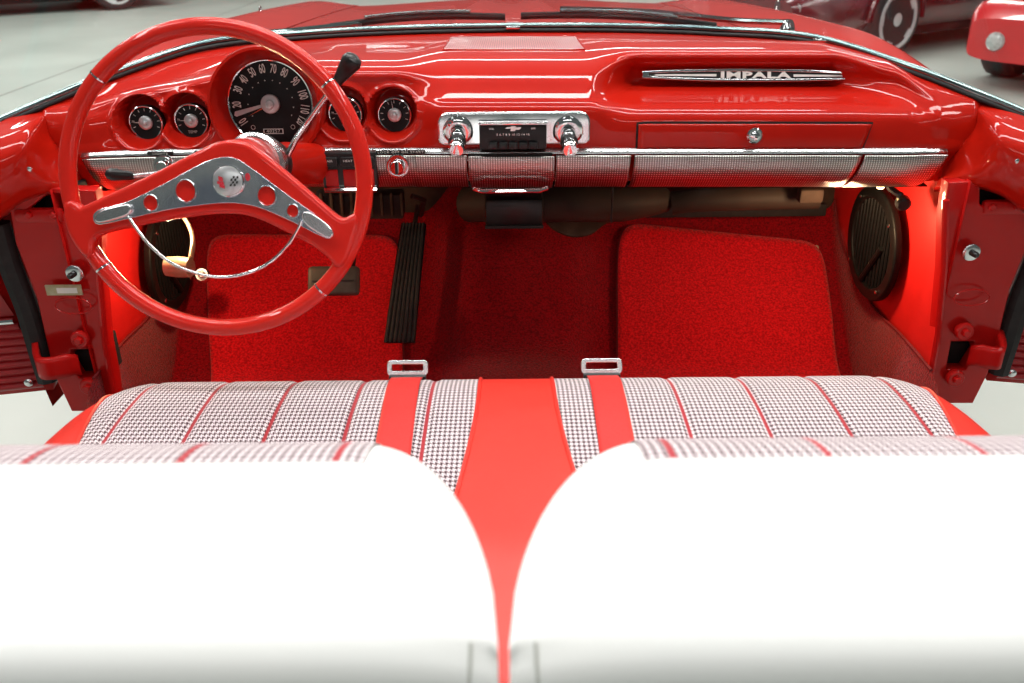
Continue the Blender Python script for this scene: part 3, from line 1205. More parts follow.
# ---- label plates on the strip
def label_plate(u0, u1, v, txt):
    p0, p1 = P(u0, v, 1.5175), P(u1, v, 1.5175)
    c = (p0 + p1) / 2
    L = (p1 - p0).length
    c.z = z_strip(c.x)
    mb = MB()
    mb.box(c + Vector((0, -.001, 0)), (L, .005, .0062), .001)
    o = mb.build('label_plate', M['black'], dash)
    t = MB()
    place(t, text_mesh(txt, .0052, .0001, 1.25, 1.3), frame3(c + Vector((0, -.0038, 0)), (1, 0, 0), (0, 0, 1)))
    t.build('lettering', M['print'], o)


label_plate(148, 174, 155, 'LIGHTS')
label_plate(195, 202, 155, '')
label_plate(376, 425, 147, 'LOCK OFF ON START')

# ---- light switch knob, ignition switch
def knob(name, u, v, r, parent=dash):
    c = P(u, v, 1.512)
    mb = MB()
    mb.lathe([(r, -.006), (r, .004), (r * .92, .007), (r * .80, .007), (r * .74, .003), (r * .60, .003), (r * .58, .016), (r * .5, .018)], c, (0, -1, .08), 36)
    return mb.build(name, M['chrome'], parent), c


kn, c = knob('light_switch', 165, 166, .019)
kn, c = knob('ignition_switch', 398, 166, .0205)
ib = MB()
ib.box(c + Vector((0, -.020, .002)), (.005, .012, .020), .0015)
ib.build('ignition_grip', M['black'], kn)

# ---- heater control panel
hc = MB()
c = P(350, 170, 1.511)
hc.box(c + Vector((0, .004, 0)), (.094, .022, .064), .003)
hco = hc.build('heater_control', M['black'], dash)
for k in range(3):
    b = MB()
    b.box(c + Vector((-.031 + .031 * k, -.009, .017)), (.026, .008, .016), .002)
    bo = b.build('control_button', M['black'], hco)
    w = MB()
    place(w, text_mesh(('AIR', 'HEAT', 'DEF')[k], .0055, .0001, 1.2), frame3(c + Vector((-.031 + .031 * k, -.0134, .019)), (1, 0, 0), (0, 0, 1)))
    w.build('control_print', M['print'], hco)
    rb = MB()
    rb.box(c + Vector((-.031 + .031 * k, -.007, -.012)), (.022, .004, .030), .002)
    rb.build('control_slot', M['paint_dull'], hco)
hl = MB()
hl.tube([c + Vector((-.045, -.010, -.032)), c + Vector((.046, -.010, -.032))], .005, 8)
hl.build('control_lip', M['chrome'], hco)

# ---- radio: plate, dark dial box, five push buttons, two stacked knobs
rp = MB()
pc_ = [P(u, v, 1.526) for u, v in ((440, 126), (588, 126))]
rc = (pc_[0] + pc_[1]) / 2
zt, zb = P(514, 113, 1.526).z, P(514, 141, 1.526).z
hw, hh = (pc_[1].x - pc_[0].x) / 2, (zt - zb) / 2
rc.z = (zt + zb) / 2
outl = []
for (sx, sy, a0) in ((1, 1, 0), (-1, 1, 90), (-1, -1, 180), (1, -1, 270)):
    rr = .016 if sy > 0 else .008
    for k in range(7):
        t = rad(a0 + 90 * k / 6)
        outl.append((sx * (hw - rr) + rr * cos(t), sy * (hh - rr) + rr * sin(t)))
place(rp, curve_mesh([outl], .004, .0035, 3), frame3(rc + Vector((0, -.004, 0)), (1, 0, 0), (0, .10, 1)))
radio = rp.build('radio', M['chrome_red'] if 'chrome_red' in M else M['chrome'], dash)
rf = MB()
c = P(513, 135, 1.505)
rf.box(c + Vector((0, .012, 0)), (.114, .036, .046), .003)
rbox = rf.build('radio_housing', M['black'], radio)
tp = MB()
tp.box(c + Vector((0, .002, .0215)), (.116, .030, .004), .0015)
tp.build('dial_visor', M['chrome'], radio)
dd = MB()
place(dd, text_mesh('5 6 7 8 9 10 12 14 16', .0050, .0001, 1.15, 1.1), frame3(c + Vector((0, -.0065, .002)), (1, 0, 0), (0, 0, 1)))
place(dd, text_mesh('VOL', .0045, .0001, 1.1), frame3(c + Vector((-.036, -.0065, .012)), (1, 0, 0), (0, 0, 1)))
place(dd, text_mesh('AM', .0045, .0001, 1.1), frame3(c + Vector((.034, -.0065, .012)), (1, 0, 0), (0, 0, 1)))
dd.build('dial_print', M['satin'], radio)
bt = MB()
B = [(-.0135, .002), (-.0095, .0045), (-.004, .0045), (-.003, .006), (.005, .006), (.004, .0040), (.0145, .0040), (.0105, 0), (.0045, 0), (.0035, -.0022), (-.0045, -.0022), (-.0035, .002)]
place(bt, curve_mesh([B], .0006), frame3(c + Vector((0, -.0068, .0105)), (1, 0, 0), (0, 0, 1)))
bt.build('bow_emblem', M['satin'], radio)
for k in range(5):
    b = MB()
    b.box(c + Vector((-.034 + .017 * k, -.010, -.0155)), (.0145, .012, .011), .002)
    b.build('push_button', M['black'], radio)
for u in (458, 568):
    c2 = P(u, 131, 1.515)
    k = MB()
    ax = Vector((0, -1, -.22)).normalized()
    k.lathe([(.026, 0), (.026, .004), (.022, .008), (.016, .009), (.013, .009)], c2, ax, 32, cap1=False)
    k.build('knob_escutcheon', M['chrome'], radio)
    k = MB()
    c3 = c2 + Vector((0, -.008, -.004))
    prof = [(.014, 0), (.0145, .006), (.0145, .030), (.012, .032), (.012, .034), (.0132, .036), (.0132, .056), (.0110, .060), (.006, .061)]
    k.lathe(prof, c3, ax, 28)
    k.build('knob', M['chrome'], radio)
    k = MB()
    k.lathe([(.0150, .0315), (.0128, .0345)], c3, ax, 28, cap0=False, cap1=False)
    k.build('knob_groove', M['black'], radio)

# ---- speaker grille on the dash top
sg = MB()
g0, g1 = P(450, 51, 1.74).x, P(583, 51, 1.74).x


def grid_pt(a, b):
    X = lerp(lerp(-.125, -.118, b), lerp(.142, .136, b), a)
    y = lerp(.75, 2.25, 1 - b)
    return dash_at(X, y) + Vector((0, -.0005, .0012))


sg.grid(grid_pt, 30, 14, uvfn=lambda a, b: (a * .26, b * .16))
M['mesh_red'] = mat('red_speaker_mesh', (0.62, 0.05, 0.06), 0.3, 0.3, 0.5, 0.1)
_nt = M['mesh_red'].node_tree
_uv = _nt.nodes.new('ShaderNodeUVMap')
_sp = _nt.nodes.new('ShaderNodeSeparateXYZ')
_nt.links.new(_uv.outputs[0], _sp.inputs[0])
_fx = nodes_math(_nt, 'SUBTRACT', nodes_math(_nt, 'FRACT', nodes_math(_nt, 'MULTIPLY', _sp.outputs[0], 240.0)), .5)
_fy = nodes_math(_nt, 'SUBTRACT', nodes_math(_nt, 'FRACT', nodes_math(_nt, 'MULTIPLY', _sp.outputs[1], 160.0)), .5)
_d = nodes_math(_nt, 'LESS_THAN', nodes_math(_nt, 'ADD', nodes_math(_nt, 'MULTIPLY', _fx, _fx), nodes_math(_nt, 'MULTIPLY', _fy, _fy)), .08)
_x = _nt.nodes.new('ShaderNodeMix')
_x.data_type = 'RGBA'
_nt.links.new(_d, _x.inputs[0])
_x.inputs[6].default_value = (.70, .22, .22, 1)
_x.inputs[7].default_value = (.20, .01, .012, 1)
_nt.links.new(_x.outputs[2], _nt.nodes['Principled BSDF'].inputs['Base Color'])
spk = sg.build('speaker_grille', M['mesh_red'], dash, angle=80)
sgf = MB()
edge = [grid_pt(a, 0) for a in [i / 20 for i in range(21)]] + [grid_pt(1, b / 10) for b in range(1, 11)] + [grid_pt(1 - a / 20, 1) for a in range(1, 21)] + [grid_pt(0, 1 - b / 10) for b in range(1, 10)]
sgf.tube(edge, .0012, 6, closed=True)
sgf.build('grille_frame', M['paint'], spk)

# ---- nameplate in the right-hand recess
npl = MB()
a_, b_ = P(642, 74, 1.70), P(855, 75, 1.70)
nc = (a_ + b_) / 2
L = (b_ - a_).length / 2
nc = Vector((nc.x, 1.692, nc.z))
ex = (b_ - a_).normalized()
NF = frame3(nc + Vector((0, -.004, 0)), ex, (0, .42, 1))
hN = .0108


def lens(L, h, tip, n=24):
    up, dn = [], []
    for i in range(n + 1):
        x = -L + 2 * L * i / n
        y = h * (1 - .52 * abs(x / L) ** 2.2)
        up.append((x, y))
        dn.append((x, -y))
    return dn + up[::-1]


place(npl, curve_mesh([lens(L, hN, 0), lens(L - .010, hN - .003, 0)], .003, .001), NF)
name = npl.build('nameplate', M['chrome'], dash)
nb = MB()
place(nb, curve_mesh([lens(L - .008, hN - .0022, 0)], .001), NF)
nb.build('nameplate_field', M['black'], name)
for s0, s1 in ((-L + .022, -.063), (.080, L - .024)):
    nbar = MB()
    place(nbar, curve_mesh([[(s0, -.0012), (s1, -.0022), (s1, .0022), (s0, .0012)] if s0 < 0 else [(s0, -.0022), (s1, -.0012), (s1, .0012), (s0, .0022)]], .002), NF)
    nbar.build('nameplate_bar', M['print'], name)
nl = MB()
vs, fs = text_mesh('IMPALA', .0150, .0012, 1.75, 1.12, bold=.0006)
w_ = max(p.x for p in vs) - min(p.x for p in vs)
k_ = .130 / w_
place(nl, ([Vector((p.x * k_ + .0085, p.y, p.z + .002)) for p in vs], fs), NF)
nl.build('nameplate_lettering', M['print'], name)

# ---- glovebox door with lock
gx0, gx1 = P(638, 135, 1.53).x, P(870, 135, 1.53).x
gb = MB()


def glove_pt(a, b, off):
    X = lerp(gx0, lerp(gx1, gx1 - .012, b), a)
    y = lerp(NR - 3.87, NR - 3.10, b)
    p = dash_at(X, y)
    return p + Vector((0, -off, 0))


gb.grid(lambda a, b: glove_pt(a, b, .0045), 40, 10)
glove = gb.build('glovebox_door', M['paint'], dash, angle=80, solid=-.004)
gg = MB()
gg.grid(lambda a, b: (lambda X, y: dash_at(X, y) + Vector((0, -.001, 0)))(lerp(gx0 - .0035, lerp(gx1 + .0035, gx1 - .009, b), a), lerp(NR - 3.94, NR - 3.03, b)), 40, 10)
gg.build('glovebox_gap', M['void'], dash, angle=80)
c = P(754, 135, 1.528)
c.y = face_y(c.x, c.z) - .006
lk = MB()
lk.lathe([(.0135, 0), (.0135, .002), (.011, .004), (.0075, .004), (.007, .009), (.005, .010)], c, (0, -1, .05), 28)
lko = lk.build('lock', M['chrome'], glove)
lk2 = MB()
lk2.box(c + Vector((.001, -.0105, -.001)), (.005, .002, .0016), .0003)
lk2.build('key_slot', M['black'], glove)

# ================================================================ STEERING WHEEL
TAU = rad(15)
Wc = P(216.5, 181.5, 1.205)
wex = Vector((1, 0, 0))
wey = Vector((0, sin(TAU), cos(TAU)))
wn = Vector((0, -cos(TAU), sin(TAU)))


def WP(u, v, off=0.0):
    """picture point on the wheel plane -> local x, y"""
    d = ray(u, v)
    o = Wc + wn * off
    t = (o - CAM).dot(wn) / d.dot(wn)
    p = CAM + d * t - o
    return (p.dot(wex), p.dot(wey))


WF = frame3(Wc, wex, wey)
whl = thing('steering_wheel', 'red two-spoke steering wheel with chrome horn ring ahead of the driver seat', 'steering wheel', Wc)
RW = .2055
rim = MB()
rim.tube([WF((RW * cos(2 * PI * i / 120), RW * sin(2 * PI * i / 120), 0)) for i in range(120)], .0118, 20, closed=True)
rim.build('rim', M['wheel'], whl, angle=80)
for (u, v) in ((96, 75), (328, 84), (101, 270), (320, 288)):
    x, y = WP(u, v)
    t = math.atan2(y, x)
    bb = MB()
    bb.tube([WF((RW * cos(t + d), RW * sin(t + d), 0)) for d in (-.006, 0, .006)], .0124, 20, cap=False)
    bb.build('rim_band', M['chrome'], whl)
pad_px = [(73, 206), (84, 211), (94, 208), (150, 182), (200, 157), (222, 147), (240, 146), (258, 154), (300, 188), (336, 219), (348, 222), (356, 220), (349, 246), (341, 262), (333, 254), (318, 242), (290, 227), (262, 214), (242, 209), (215, 209), (170, 215), (130, 223), (103, 230), (94, 238), (91, 252), (76, 230)]
pad = MB()
place(pad, curve_mesh([smooth_poly([WP(*q) for q in pad_px], 4)], .004, .007, 4), frame3(Wc + wn * .004, wex, wey))
pad.build('spoke_pad', M['wheel'], whl, angle=50)
pl_px = [(94, 217), (100, 210), (128, 202), (165, 184), (200, 165), (220, 158), (236, 159), (252, 169), (290, 197), (322, 220), (333, 231), (330, 238), (318, 234), (290, 220), (262, 208), (240, 203), (215, 203), (170, 209), (130, 218), (100, 224)]
off = .0155
hole_px = [(151, 203, 8.0), (186, 191, 11.0), (267, 196, 10.0), (293, 211, 6.5)]
holes = []
for u, v, r in hole_px:
    x, y = WP(u, v, off)
    rr = abs(WP(u + r, v, off)[0] - x)
    holes.append(circ(x, y, rr * .92, 24, rr))
sp_ = MB()
place(sp_, curve_mesh([smooth_poly([WP(*q, off) for q in pl_px], 4)] + holes, .0008, .0008), frame3(Wc + wn * off, wex, wey))
sp_.build('spoke_plate', M['brushed'], whl, angle=40)
for h in holes:
    hr = MB()
    hr.tube([frame3(Wc + wn * (off + .0015), wex, wey)(p) for p in h], .0011, 6, closed=True)
    hr.build('hole_beading', M['chrome'], whl)
for px in ([(97, 219), (103, 212), (125, 206), (130, 208), (127, 214), (103, 221)], [(304, 215), (310, 214), (325, 224), (332, 233), (327, 236), (308, 224)]):
    bb = MB()
    place(bb, curve_mesh([smooth_poly([WP(*q, off + .004) for q in px], 4)], .001, .0025, 3), frame3(Wc + wn * (off + .004), wex, wey))
    bb.build('horn_button', M['satin'], whl)
ring_px = [(127, 212), (131, 220), (148, 243), (170, 262), (196, 273), (222, 277), (248, 273), (270, 262), (288, 245), (298, 229), (301, 221)]
hg = MB()
hp = [WP(*q, .020) for q in ring_px]
hg.tube([frame3(Wc + wn * .020, wex, wey)((p[0], p[1], 0)) for p in spline(hp, 6)], .0023, 10)
hg.build('horn_ring', M['chrome'], whl)
mx, my = WP(229, 181, off)
MF = frame3(Wc + wn * (off + .002), wex, wey)
md = MB()
md.lathe([(.0205, 0), (.0205, .003), (.0180, .004), (.012, .0055), (.0, .006)], MF((mx, my, 0)), wn, 40)
med = md.build('medallion', M['silver'], whl)
me_ = MB()
me_.tube([MF((mx + .0205 * cos(2 * PI * i / 40), my + .0205 * sin(2 * PI * i / 40), .002)) for i in range(40)], .0014, 8, closed=True)
me_.build('medallion_ring', M['chrome'], med)
fg = MB()
for i in range(4):
    for j in range(4):
        if (i + j) % 2 == 0:
            x0, y0 = mx + .0035 + i * .0026 + j * .0006, my - .007 + j * .0034
            fg.add([MF(q) for q in ((x0, y0, .0075), (x0 + .0026, y0 + .0004, .0075), (x0 + .0032, y0 + .0036, .0075), (x0 + .0006, y0 + .0032, .0075))], [(0, 1, 2, 3)])
fg.build('chequered_flag', M['black'], med)
rf_ = MB()
for (x0, y0, w, h) in ((-.0135, -.0035, .009, .004), (-.0115, .001, .006, .006), (-.0105, -.008, .007, .004)):
    rf_.add([MF(q) for q in ((mx + x0, my + y0, .0072), (mx + x0 + w, my + y0 - .002, .0072), (mx + x0 + w, my + y0 + h - .002, .0072), (mx + x0, my + y0 + h, .0072))], [(0, 1, 2, 3)])
rf_.build('red_flag', M['redprint'], med)
rm = MB()
x0, y0 = WP(248, 177, off)
place(rm, curve_mesh([circ(x0, y0, .0035, 16, .0055)], .0003), frame3(Wc + wn * (off + .0018), wex, wey))
rm.build('red_mark', M['redprint'], whl)
bs = MB()
bs.lathe([(.034, -.004), (.037, -.02), (.040, -.05), (.042, -.065)], WF((WP(236, 172)[0], WP(236, 172)[1] + .008, 0)), wn, 36)
bs.build('hub_boss', M['wheel'], whl)

# ---- steering column with levers
ca = WF((WP(240, 168)[0], WP(240, 168)[1] + .006, -.066))
cdir = (Vector((-.335, 1.62, .80)) - ca).normalized()
colm = thing('steering_column', 'red steering column with chrome collar running into the dashboard', 'steering column', ca)
cc = MB()
cc.lathe([(.040, 0), (.045, .004), (.045, .020), (.041, .028), (.034, .032)], ca, cdir, 40)
col_ = cc.build('shift_collar', M['satin'], colm)
tx = MB()
for i, ch in enumerate('PRNDL'):
    t = rad(62 - 16 * i)
    side = Vector((1, 0, 0)) - cdir * cdir.x
    side.normalize()
    upv = side.cross(cdir)
    upv = upv if upv.z > 0 else -upv
    nrm = side * sin(rad(-28 + 16 * i)) + upv * cos(rad(-28 + 16 * i))
    pos = ca + cdir * .013 + nrm * .0453
    tn = nrm.cross(cdir)
    place(tx, text_mesh(ch, .010, .0003), frame3(pos, -tn if (-tn).x > 0 else tn, cdir))
tx.build('gear_letters', M['black'], col_)
cj = MB()
cj.lathe([(.030, .030), (.031, .10), (.034, .13), (.037, .42)], ca, cdir, 36)
cj.build('column_jacket', M['paint'], colm)
bk = MB()
bk.lathe([(.037, .032), (.037, .062), (.031, .070)], ca, cdir, 30)
bk.build('column_sleeve', M['black'], colm)
# gear lever
gs, ge = ca + cdir * .055 + Vector((.03, 0, .01)), P(333, 88, 1.285)
gl_ = thing('gear_lever', 'chrome gear lever with black knob rising behind the steering wheel rim', 'gear lever', gs)
r_ = MB()
r_.tube([gs, P(297, 137, 1.325), P(320, 105, 1.30), ge], [.005, .0048, .0045, .0042], 10)
r_.build('rod', M['chrome'], gl_)
kb = MB()
ke = P(354, 58, 1.275)
dv = (ke - ge)
kb.lathe([(.0055, -.002), (.0065, .004), (.0085, dv.length * .35), (.0125, dv.length * .7), (.0145, dv.length * .88), (.012, dv.length * 1.0), (.005, dv.length * 1.07)], ge, dv.normalized(), 20)
gkn = kb.build('lever_knob', M['black'], gl_)
# turn-signal lever
ts, te = ca + cdir * .04 + Vector((-.03, 0, .0)), P(134, 176, 1.27)
tl = thing('turn_signal_lever', 'thin chrome turn signal lever with black knob pointing at the left dash panel', 'lever', ts)
r_ = MB()
r_.tube([ts, te], .0032, 10)
r_.build('rod', M['satin'], tl)
kb = MB()
ke = P(106, 174, 1.27)
dv = ke - te
q = dv.length
kb.lathe([(.0045, 0), (.0065, q * .1), (.0075, q * .4), (.0095, q * .7), (.0085, q * .85), (.006, q * .97), (.002, q)], te, dv.normalized(), 20)
kb.build('lever_knob', M['black'], tl)

# ================================================================ UNDER THE DASH
hx = thing('heater_box', 'dark heater box with black outlet hanging under the dash centre', 'heater', P(514, 200, 1.75))
b = MB()
b.box(P(514, 203, 1.74), (.115, .14, .058), .008)
b.build('outlet', M['black'], hx)
lip = MB()
lip.box(P(514, 203, 1.74) + Vector((0, -.070, -.027)), (.115, .008, .006), .001)
lip.build('outlet_lip', M['seal'], hx)
b = MB()
b.tube(spline([P(470, 204, 1.86), P(490, 203, 1.82), P(514, 203, 1.80), P(560, 203, 1.80), P(620, 203, 1.83), P(665, 200, 1.88)], 6), [.040] * 25 + [.038, .036, .034, .032, .030, .026], 18)
b.build('duct', M['duct'], hx)
b = MB()
b.box(P(612, 205, 1.745), (.004, .004, .075), .001)
b.build('duct_seam', M['seal'], hx)
tb = thing('sound_deadener', 'torn brown sound deadening felt drooping below the heater box', 'felt', P(575, 228, 1.93))
b = MB()
flap = [(540, 214), (560, 213), (600, 213), (632, 210), (648, 213), (625, 219), (606, 222), (590, 231), (572, 233), (555, 228), (545, 220)]
fr = frame3(P(590, 220, 1.90), (1, 0, 0), (0, .55, .83))
f0 = P(590, 220, 1.90)
pp = []
for u, v in flap:
    p = P(u, v, 1.90) - f0
    pp.append((p.x, p.z / .83))
place(b, curve_mesh([smooth_poly(pp, 4)], .004, .002), fr)
b.build('felt', M['sound'], tb)
rl = thing('under_dash_rail', 'brown steel rail running under the glovebox', 'rail', P(735, 200, 1.9))
b = MB()
b.tube(spline([P(672, 203, 1.87), P(700, 200, 1.86), P(770, 198, 1.86), P(818, 197, 1.86)], 5), .026, 12)
b.build('rail_tube', M['duct'], rl)
b = MB()
b.box(P(735, 210, 1.98), (.42, .02, .03), .004)
b.build('rail_flange', M['seal'], rl)
b = MB()
b.box(P(810, 195, 1.80), (.05, .03, .03), .006)
b.build('rail_bracket', M['sound'], rl)
pbk = thing('pedal_bracket', 'dark ribbed steel bracket under the dash behind the steering wheel', 'bracket', P(360, 205, 1.85))
b = MB()
b.box(P(360, 204, 1.86), (.19, .05, .055), .005)
b.build('bracket_body', M['duct'], pbk)
b = MB()
for k in range(9):
    b.box(P(322 + 10 * k, 204, 1.83), (.006, .010, .050), .002)
b.build('bracket_ribs', M['sound'], pbk)
b = MB()
b.tube([P(412, 196, 1.84), P(424, 200, 1.86), P(421, 215, 1.93)], .006, 8)
b.build('throttle_rod', M['duct'], pbk)

# ================================================================ MATS
def mat_on_floor(name, label, outline_fn, nx, ny, thick, group):
    mb = MB()
    mb.grid(outline_fn, nx, ny)
    o = mb.build(name, M['mat'], None, angle=80, solid=0)
    return o


def rounded_quad(a, b, c0, c1, c2, c3, r=.12):
    """square parameter with softened corners -> bilinear quad (corners clockwise from far left)"""
    x, y = a * 2 - 1, b * 2 - 1
    m_ = max(abs(x), abs(y))
    if m_ > 1e-6:
        k = (abs(x) ** 14 + abs(y) ** 14) ** (1 / 14)
        s = m_ / k
        x, y = x * s, y * s
    a, b = (x + 1) / 2, (y + 1) / 2
    top = Vector(c0).lerp(Vector(c1), a)
    bot = Vector(c3).lerp(Vector(c2), a)
    return top.lerp(bot, b)


def floor_hit(u, v):
    d = ray(u, v)
    t = 1.2
    while t < 3.2:
        p = CAM + d * t
        if p.z <= toe_z(min(p.y, 2.16)) + hump(p.x, min(p.y, 2.16)):
            return (p.x, p.y)
        t += .004
    p = CAM + d * 2.2
    return (p.x, p.y)


def floor_mat(name, label, px, group=None):
    cs = [floor_hit(*q) for q in px[:2]] + [None, None]
    cs[:2] = [(max(-.752, min(.752, x)), y) for x, y in cs[:2]]
    x2, y2 = px[2]
    x3, y3 = px[3]
    cs[2], cs[3] = (x2, y2), (x3, y3)
    t = thing(name, label, 'floor mat', floor_pt((cs[0][0] + cs[1][0]) / 2, 1.75), group)

    def q(a, b, off):
        p = rounded_quad(a, b, *cs)
        return floor_pt(p.x, p.y, off)
    m_ = MB()
    m_.grid(lambda a, b: q(a, b, .012), 46, 60)
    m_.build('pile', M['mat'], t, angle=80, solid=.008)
    e = MB()
    n = 40
    loop = [q(i / n, 0, .011) for i in range(n)] + [q(1, i / n, .011) for i in range(n)] + [q(1 - i / n, 1, .011) for i in range(n)] + [q(0, 1 - i / n, .011) for i in range(n)]
    e.tube(loop, .0042, 6, closed=True)
    e.build('bound_edge', M['binding'], t)
    return t


floor_mat('floor_mat', 'bright red pile floor mat below the glovebox', [(617, 225), (834, 246), (.715, 1.40), (.215, 1.40)])
floor_mat('floor_mat', 'red pile floor mat under the steering wheel and brake pedal', [(207, 238), (402, 240), (-.225, 1.40), (-.60, 1.40)])
gr = MB()
gr.lathe([(.006, 0), (.006, .003), (.003, .004)], floor_pt(*floor_hit(814, 251), .014), (0, -.7, .7), 14)
tag(gr.build('carpet_fastener', M['cream']), 'small cream snap fastener near the top of the passenger mat', 'fastener')

# ================================================================ PEDALS
ac = thing('accelerator_pedal', 'tall black ribbed accelerator pedal standing on the red carpet', 'pedal', P(400, 343, 1.80))
A = [P(384, 343, 1.775), P(415, 343, 1.775), P(425, 224, 1.955), P(403, 224, 1.955)]


def ap(a, b, off):
    p = A[0].lerp(A[1], a).lerp(A[3].lerp(A[2], a), b)
    n_ = (A[1] - A[0]).cross(A[3] - A[0]).normalized()
    n_ = n_ if n_.y < 0 else -n_
    return p + n_ * off


b = MB()
b.grid(lambda a, c: ap(a, c, .006 + .004 * abs(sin(a * 7 * PI)) + .006 * sin(c * PI)), 84, 24)
b.build('tread', M['rubber'], ac, angle=80, solid=.012)
b = MB()
b.tube([ap(.5, .95, -.006), P(418, 205, 1.98)], .006, 8)
b.build('linkage', M['duct'], ac)
bp_ = thing('brake_pedal', 'wide worn grey brake pedal behind the steering wheel rim', 'pedal', P(334, 281, 1.72))
b = MB()
b.box(P(334, 281, 1.72), (.108, .020, .062), .009, Matrix.Rotation(rad(-30), 3, 'X'), 3)
bpo = b.build('pedal_pad', M['pad'], bp_)
b = MB()
b.box(P(334, 281, 1.72) + Vector((0, -.011, .005)), (.088, .004, .003), .001, Matrix.Rotation(rad(-30), 3, 'X'))
b.build('pad_groove', M['rubber'], bpo)
b = MB()
b.tube([P(350, 275, 1.735), P(354, 240, 1.80), P(354, 205, 1.84)], .009, 8)
b.build('pedal_arm', M['duct'], bp_)
# foot-operated parking brake handle and dimmer button, left foot-well
pk = thing('parking_brake', 'cream parking brake pedal on a bent arm by the left speaker grille', 'pedal', P(178, 267, 1.66))
b = MB()
b.lathe([(.010, -.026), (.019, -.024), (.021, 0), (.019, .024), (.010, .026)], P(179, 267, 1.62), (1, -.15, 0), 24)
b.build('pedal_pad', M['cream'], pk)
b = MB()
b.tube(spline([P(191, 258, 1.63), P(193, 240, 1.66), P(188, 224, 1.70), P(176, 208, 1.74), P(160, 192, 1.76)], 6), .0085, 10, flat=.5, upv=(1, 0, 0))
b.build('bent_arm', M['cream'], pk)
dm = thing('dimmer_switch', 'round chrome dimmer button set in the left carpet edge', 'switch', P(202, 274, 1.80))
b = MB()
x, y = floor_hit(202, 275)
o = P(202, 275, 1.80)
b.lathe([(.017, -.02), (.017, .004), (.013, .008), (.008, .008), (.008, .018), (.006, .020)], o, (.25, -.85, .45), 24)
b.build('button', M['satin'], dm)

# ================================================================ KICK-BOARD SPEAKERS AND COURTESY LAMPS
def kick_speaker(sgn, label):
    c = PX(876, 243, .768) if sgn > 0 else PX(167, 257, -.766)
    t = thing('speaker_grille', label, 'speaker', c, None)
    ex = Vector((0, 1, 0)) if sgn > 0 else Vector((0, -1, 0))
    fr = frame3(c + Vector((-sgn * .006, 0, 0)), Vector((0, -sgn, 0)), (0, 0, 1))
    A_, B_ = .124, .112

    def ov(a, b, n=56):
        return [(a * math.copysign(abs(cos(q)) ** .9, cos(q)) - sgn * .10 * b * sin(q) * .6, b * sin(q)) for q in [2 * PI * k / n for k in range(n)]]
    f = MB()
    place(f, curve_mesh([ov(A_, B_), ov(A_ - .018, B_ - .018)], .004, .004, 3), fr)
    f.build('oval_frame', M['speaker'], t)
    bk = MB()
    place(bk, curve_mesh([ov(A_ - .014, B_ - .014)], .002), frame3(c + Vector((-sgn * .003, 0, 0)), Vector((0, -sgn, 0)), (0, 0, 1)))
    bk.build('backing', M['void'], t)
    sl = MB()
    for k in range(13):
        x = -.095 + .19 * k / 12
        hgt = (B_ - .016) * math.sqrt(max(0.02, 1 - (x / (A_ - .012)) ** 2))
        sl.tube([fr((x + sgn * -.10 * (-hgt) * .6, -hgt, .002)), fr((x + sgn * -.10 * hgt * .6, hgt, .002))], .0034, 8)
    sl.build('slats', M['speaker'], t)
    br = MB()
    br.tube([fr((sgn * .062, .01, .008)), fr((-sgn * .01, -.085, .008))], .006, 8)
    br.build('brace_bar', M['speaker'], t)
    for a in (40, 130, 220, 310):
        s_ = MB()
        q = rad(a)
        s_.lathe([(.004, 0), (.004, .002), (.002, .003)], fr((( A_ - .009) * cos(q) - sgn * .06 * B_ * sin(q), (B_ - .009) * sin(q), .010)), Vector((-sgn, 0, 0)), 10)
        s_.build('screw', M['satin'], t)
    return t


kick_speaker(-1, 'black oval slatted speaker grille behind the parking brake')
kick_speaker(1, 'black oval slatted speaker grille below the dash end with the glovebox')
for sgn, lab in ((-1, 'small black courtesy lamp under the dash end left of the wheel'), (1, 'small black courtesy lamp glowing under the dash end beside the glovebox')):
    c = P(903, 203, 1.60)
    c = Vector((sgn * c.x, c.y, c.z))
    t = thing('courtesy_lamp', lab, 'lamp', c)
    b = MB()
    b.lathe([(.006, -.03), (.010, -.012), (.014, -.006), (.014, .006), (.010, .010)], c, (-sgn * .2, -1, -.25), 12)
    b.build('socket', M['black'], t)
    b = MB()
    b.tube([c + Vector((0, .01, .01)), c + Vector((-sgn * .02, .02, .022)), c + Vector((-sgn * .03, .03, .045))], .006, 8)
    b.build('bracket', M['black'], t)
    bu = MB()
    lc = c + Vector((-sgn * .020, .055, .016))
    bu.lathe([(.002, 0), (.007, .004), (.008, .010), (.005, .017), (.001, .019)], lc, (-sgn * .1, 1, 0), 14)
    bu.build('bulb', mat('lit_bulb', (1, .8, .5), .3, emit=(1, .62, .25, 25)), t)
    point('courtesy_light', lc + Vector((-sgn * .065, -.01, -.045)), 2.8, (1.0, .66, .36), .02)

# ================================================================ BENCH SEAT
SP = [(.46, .570), (.58, .572), (.72, .576), (.86, .582), (1.0, .587), (1.10, .588), (1.18, .577), (1.235, .548), (1.262, .495), (1.258, .40), (1.235, .31)]
sl_ = [0.0]
for i in range(1, len(SP)):
    sl_.append(sl_[-1] + math.dist(SP[i], SP[i - 1]))
SLEN = sl_[-1]


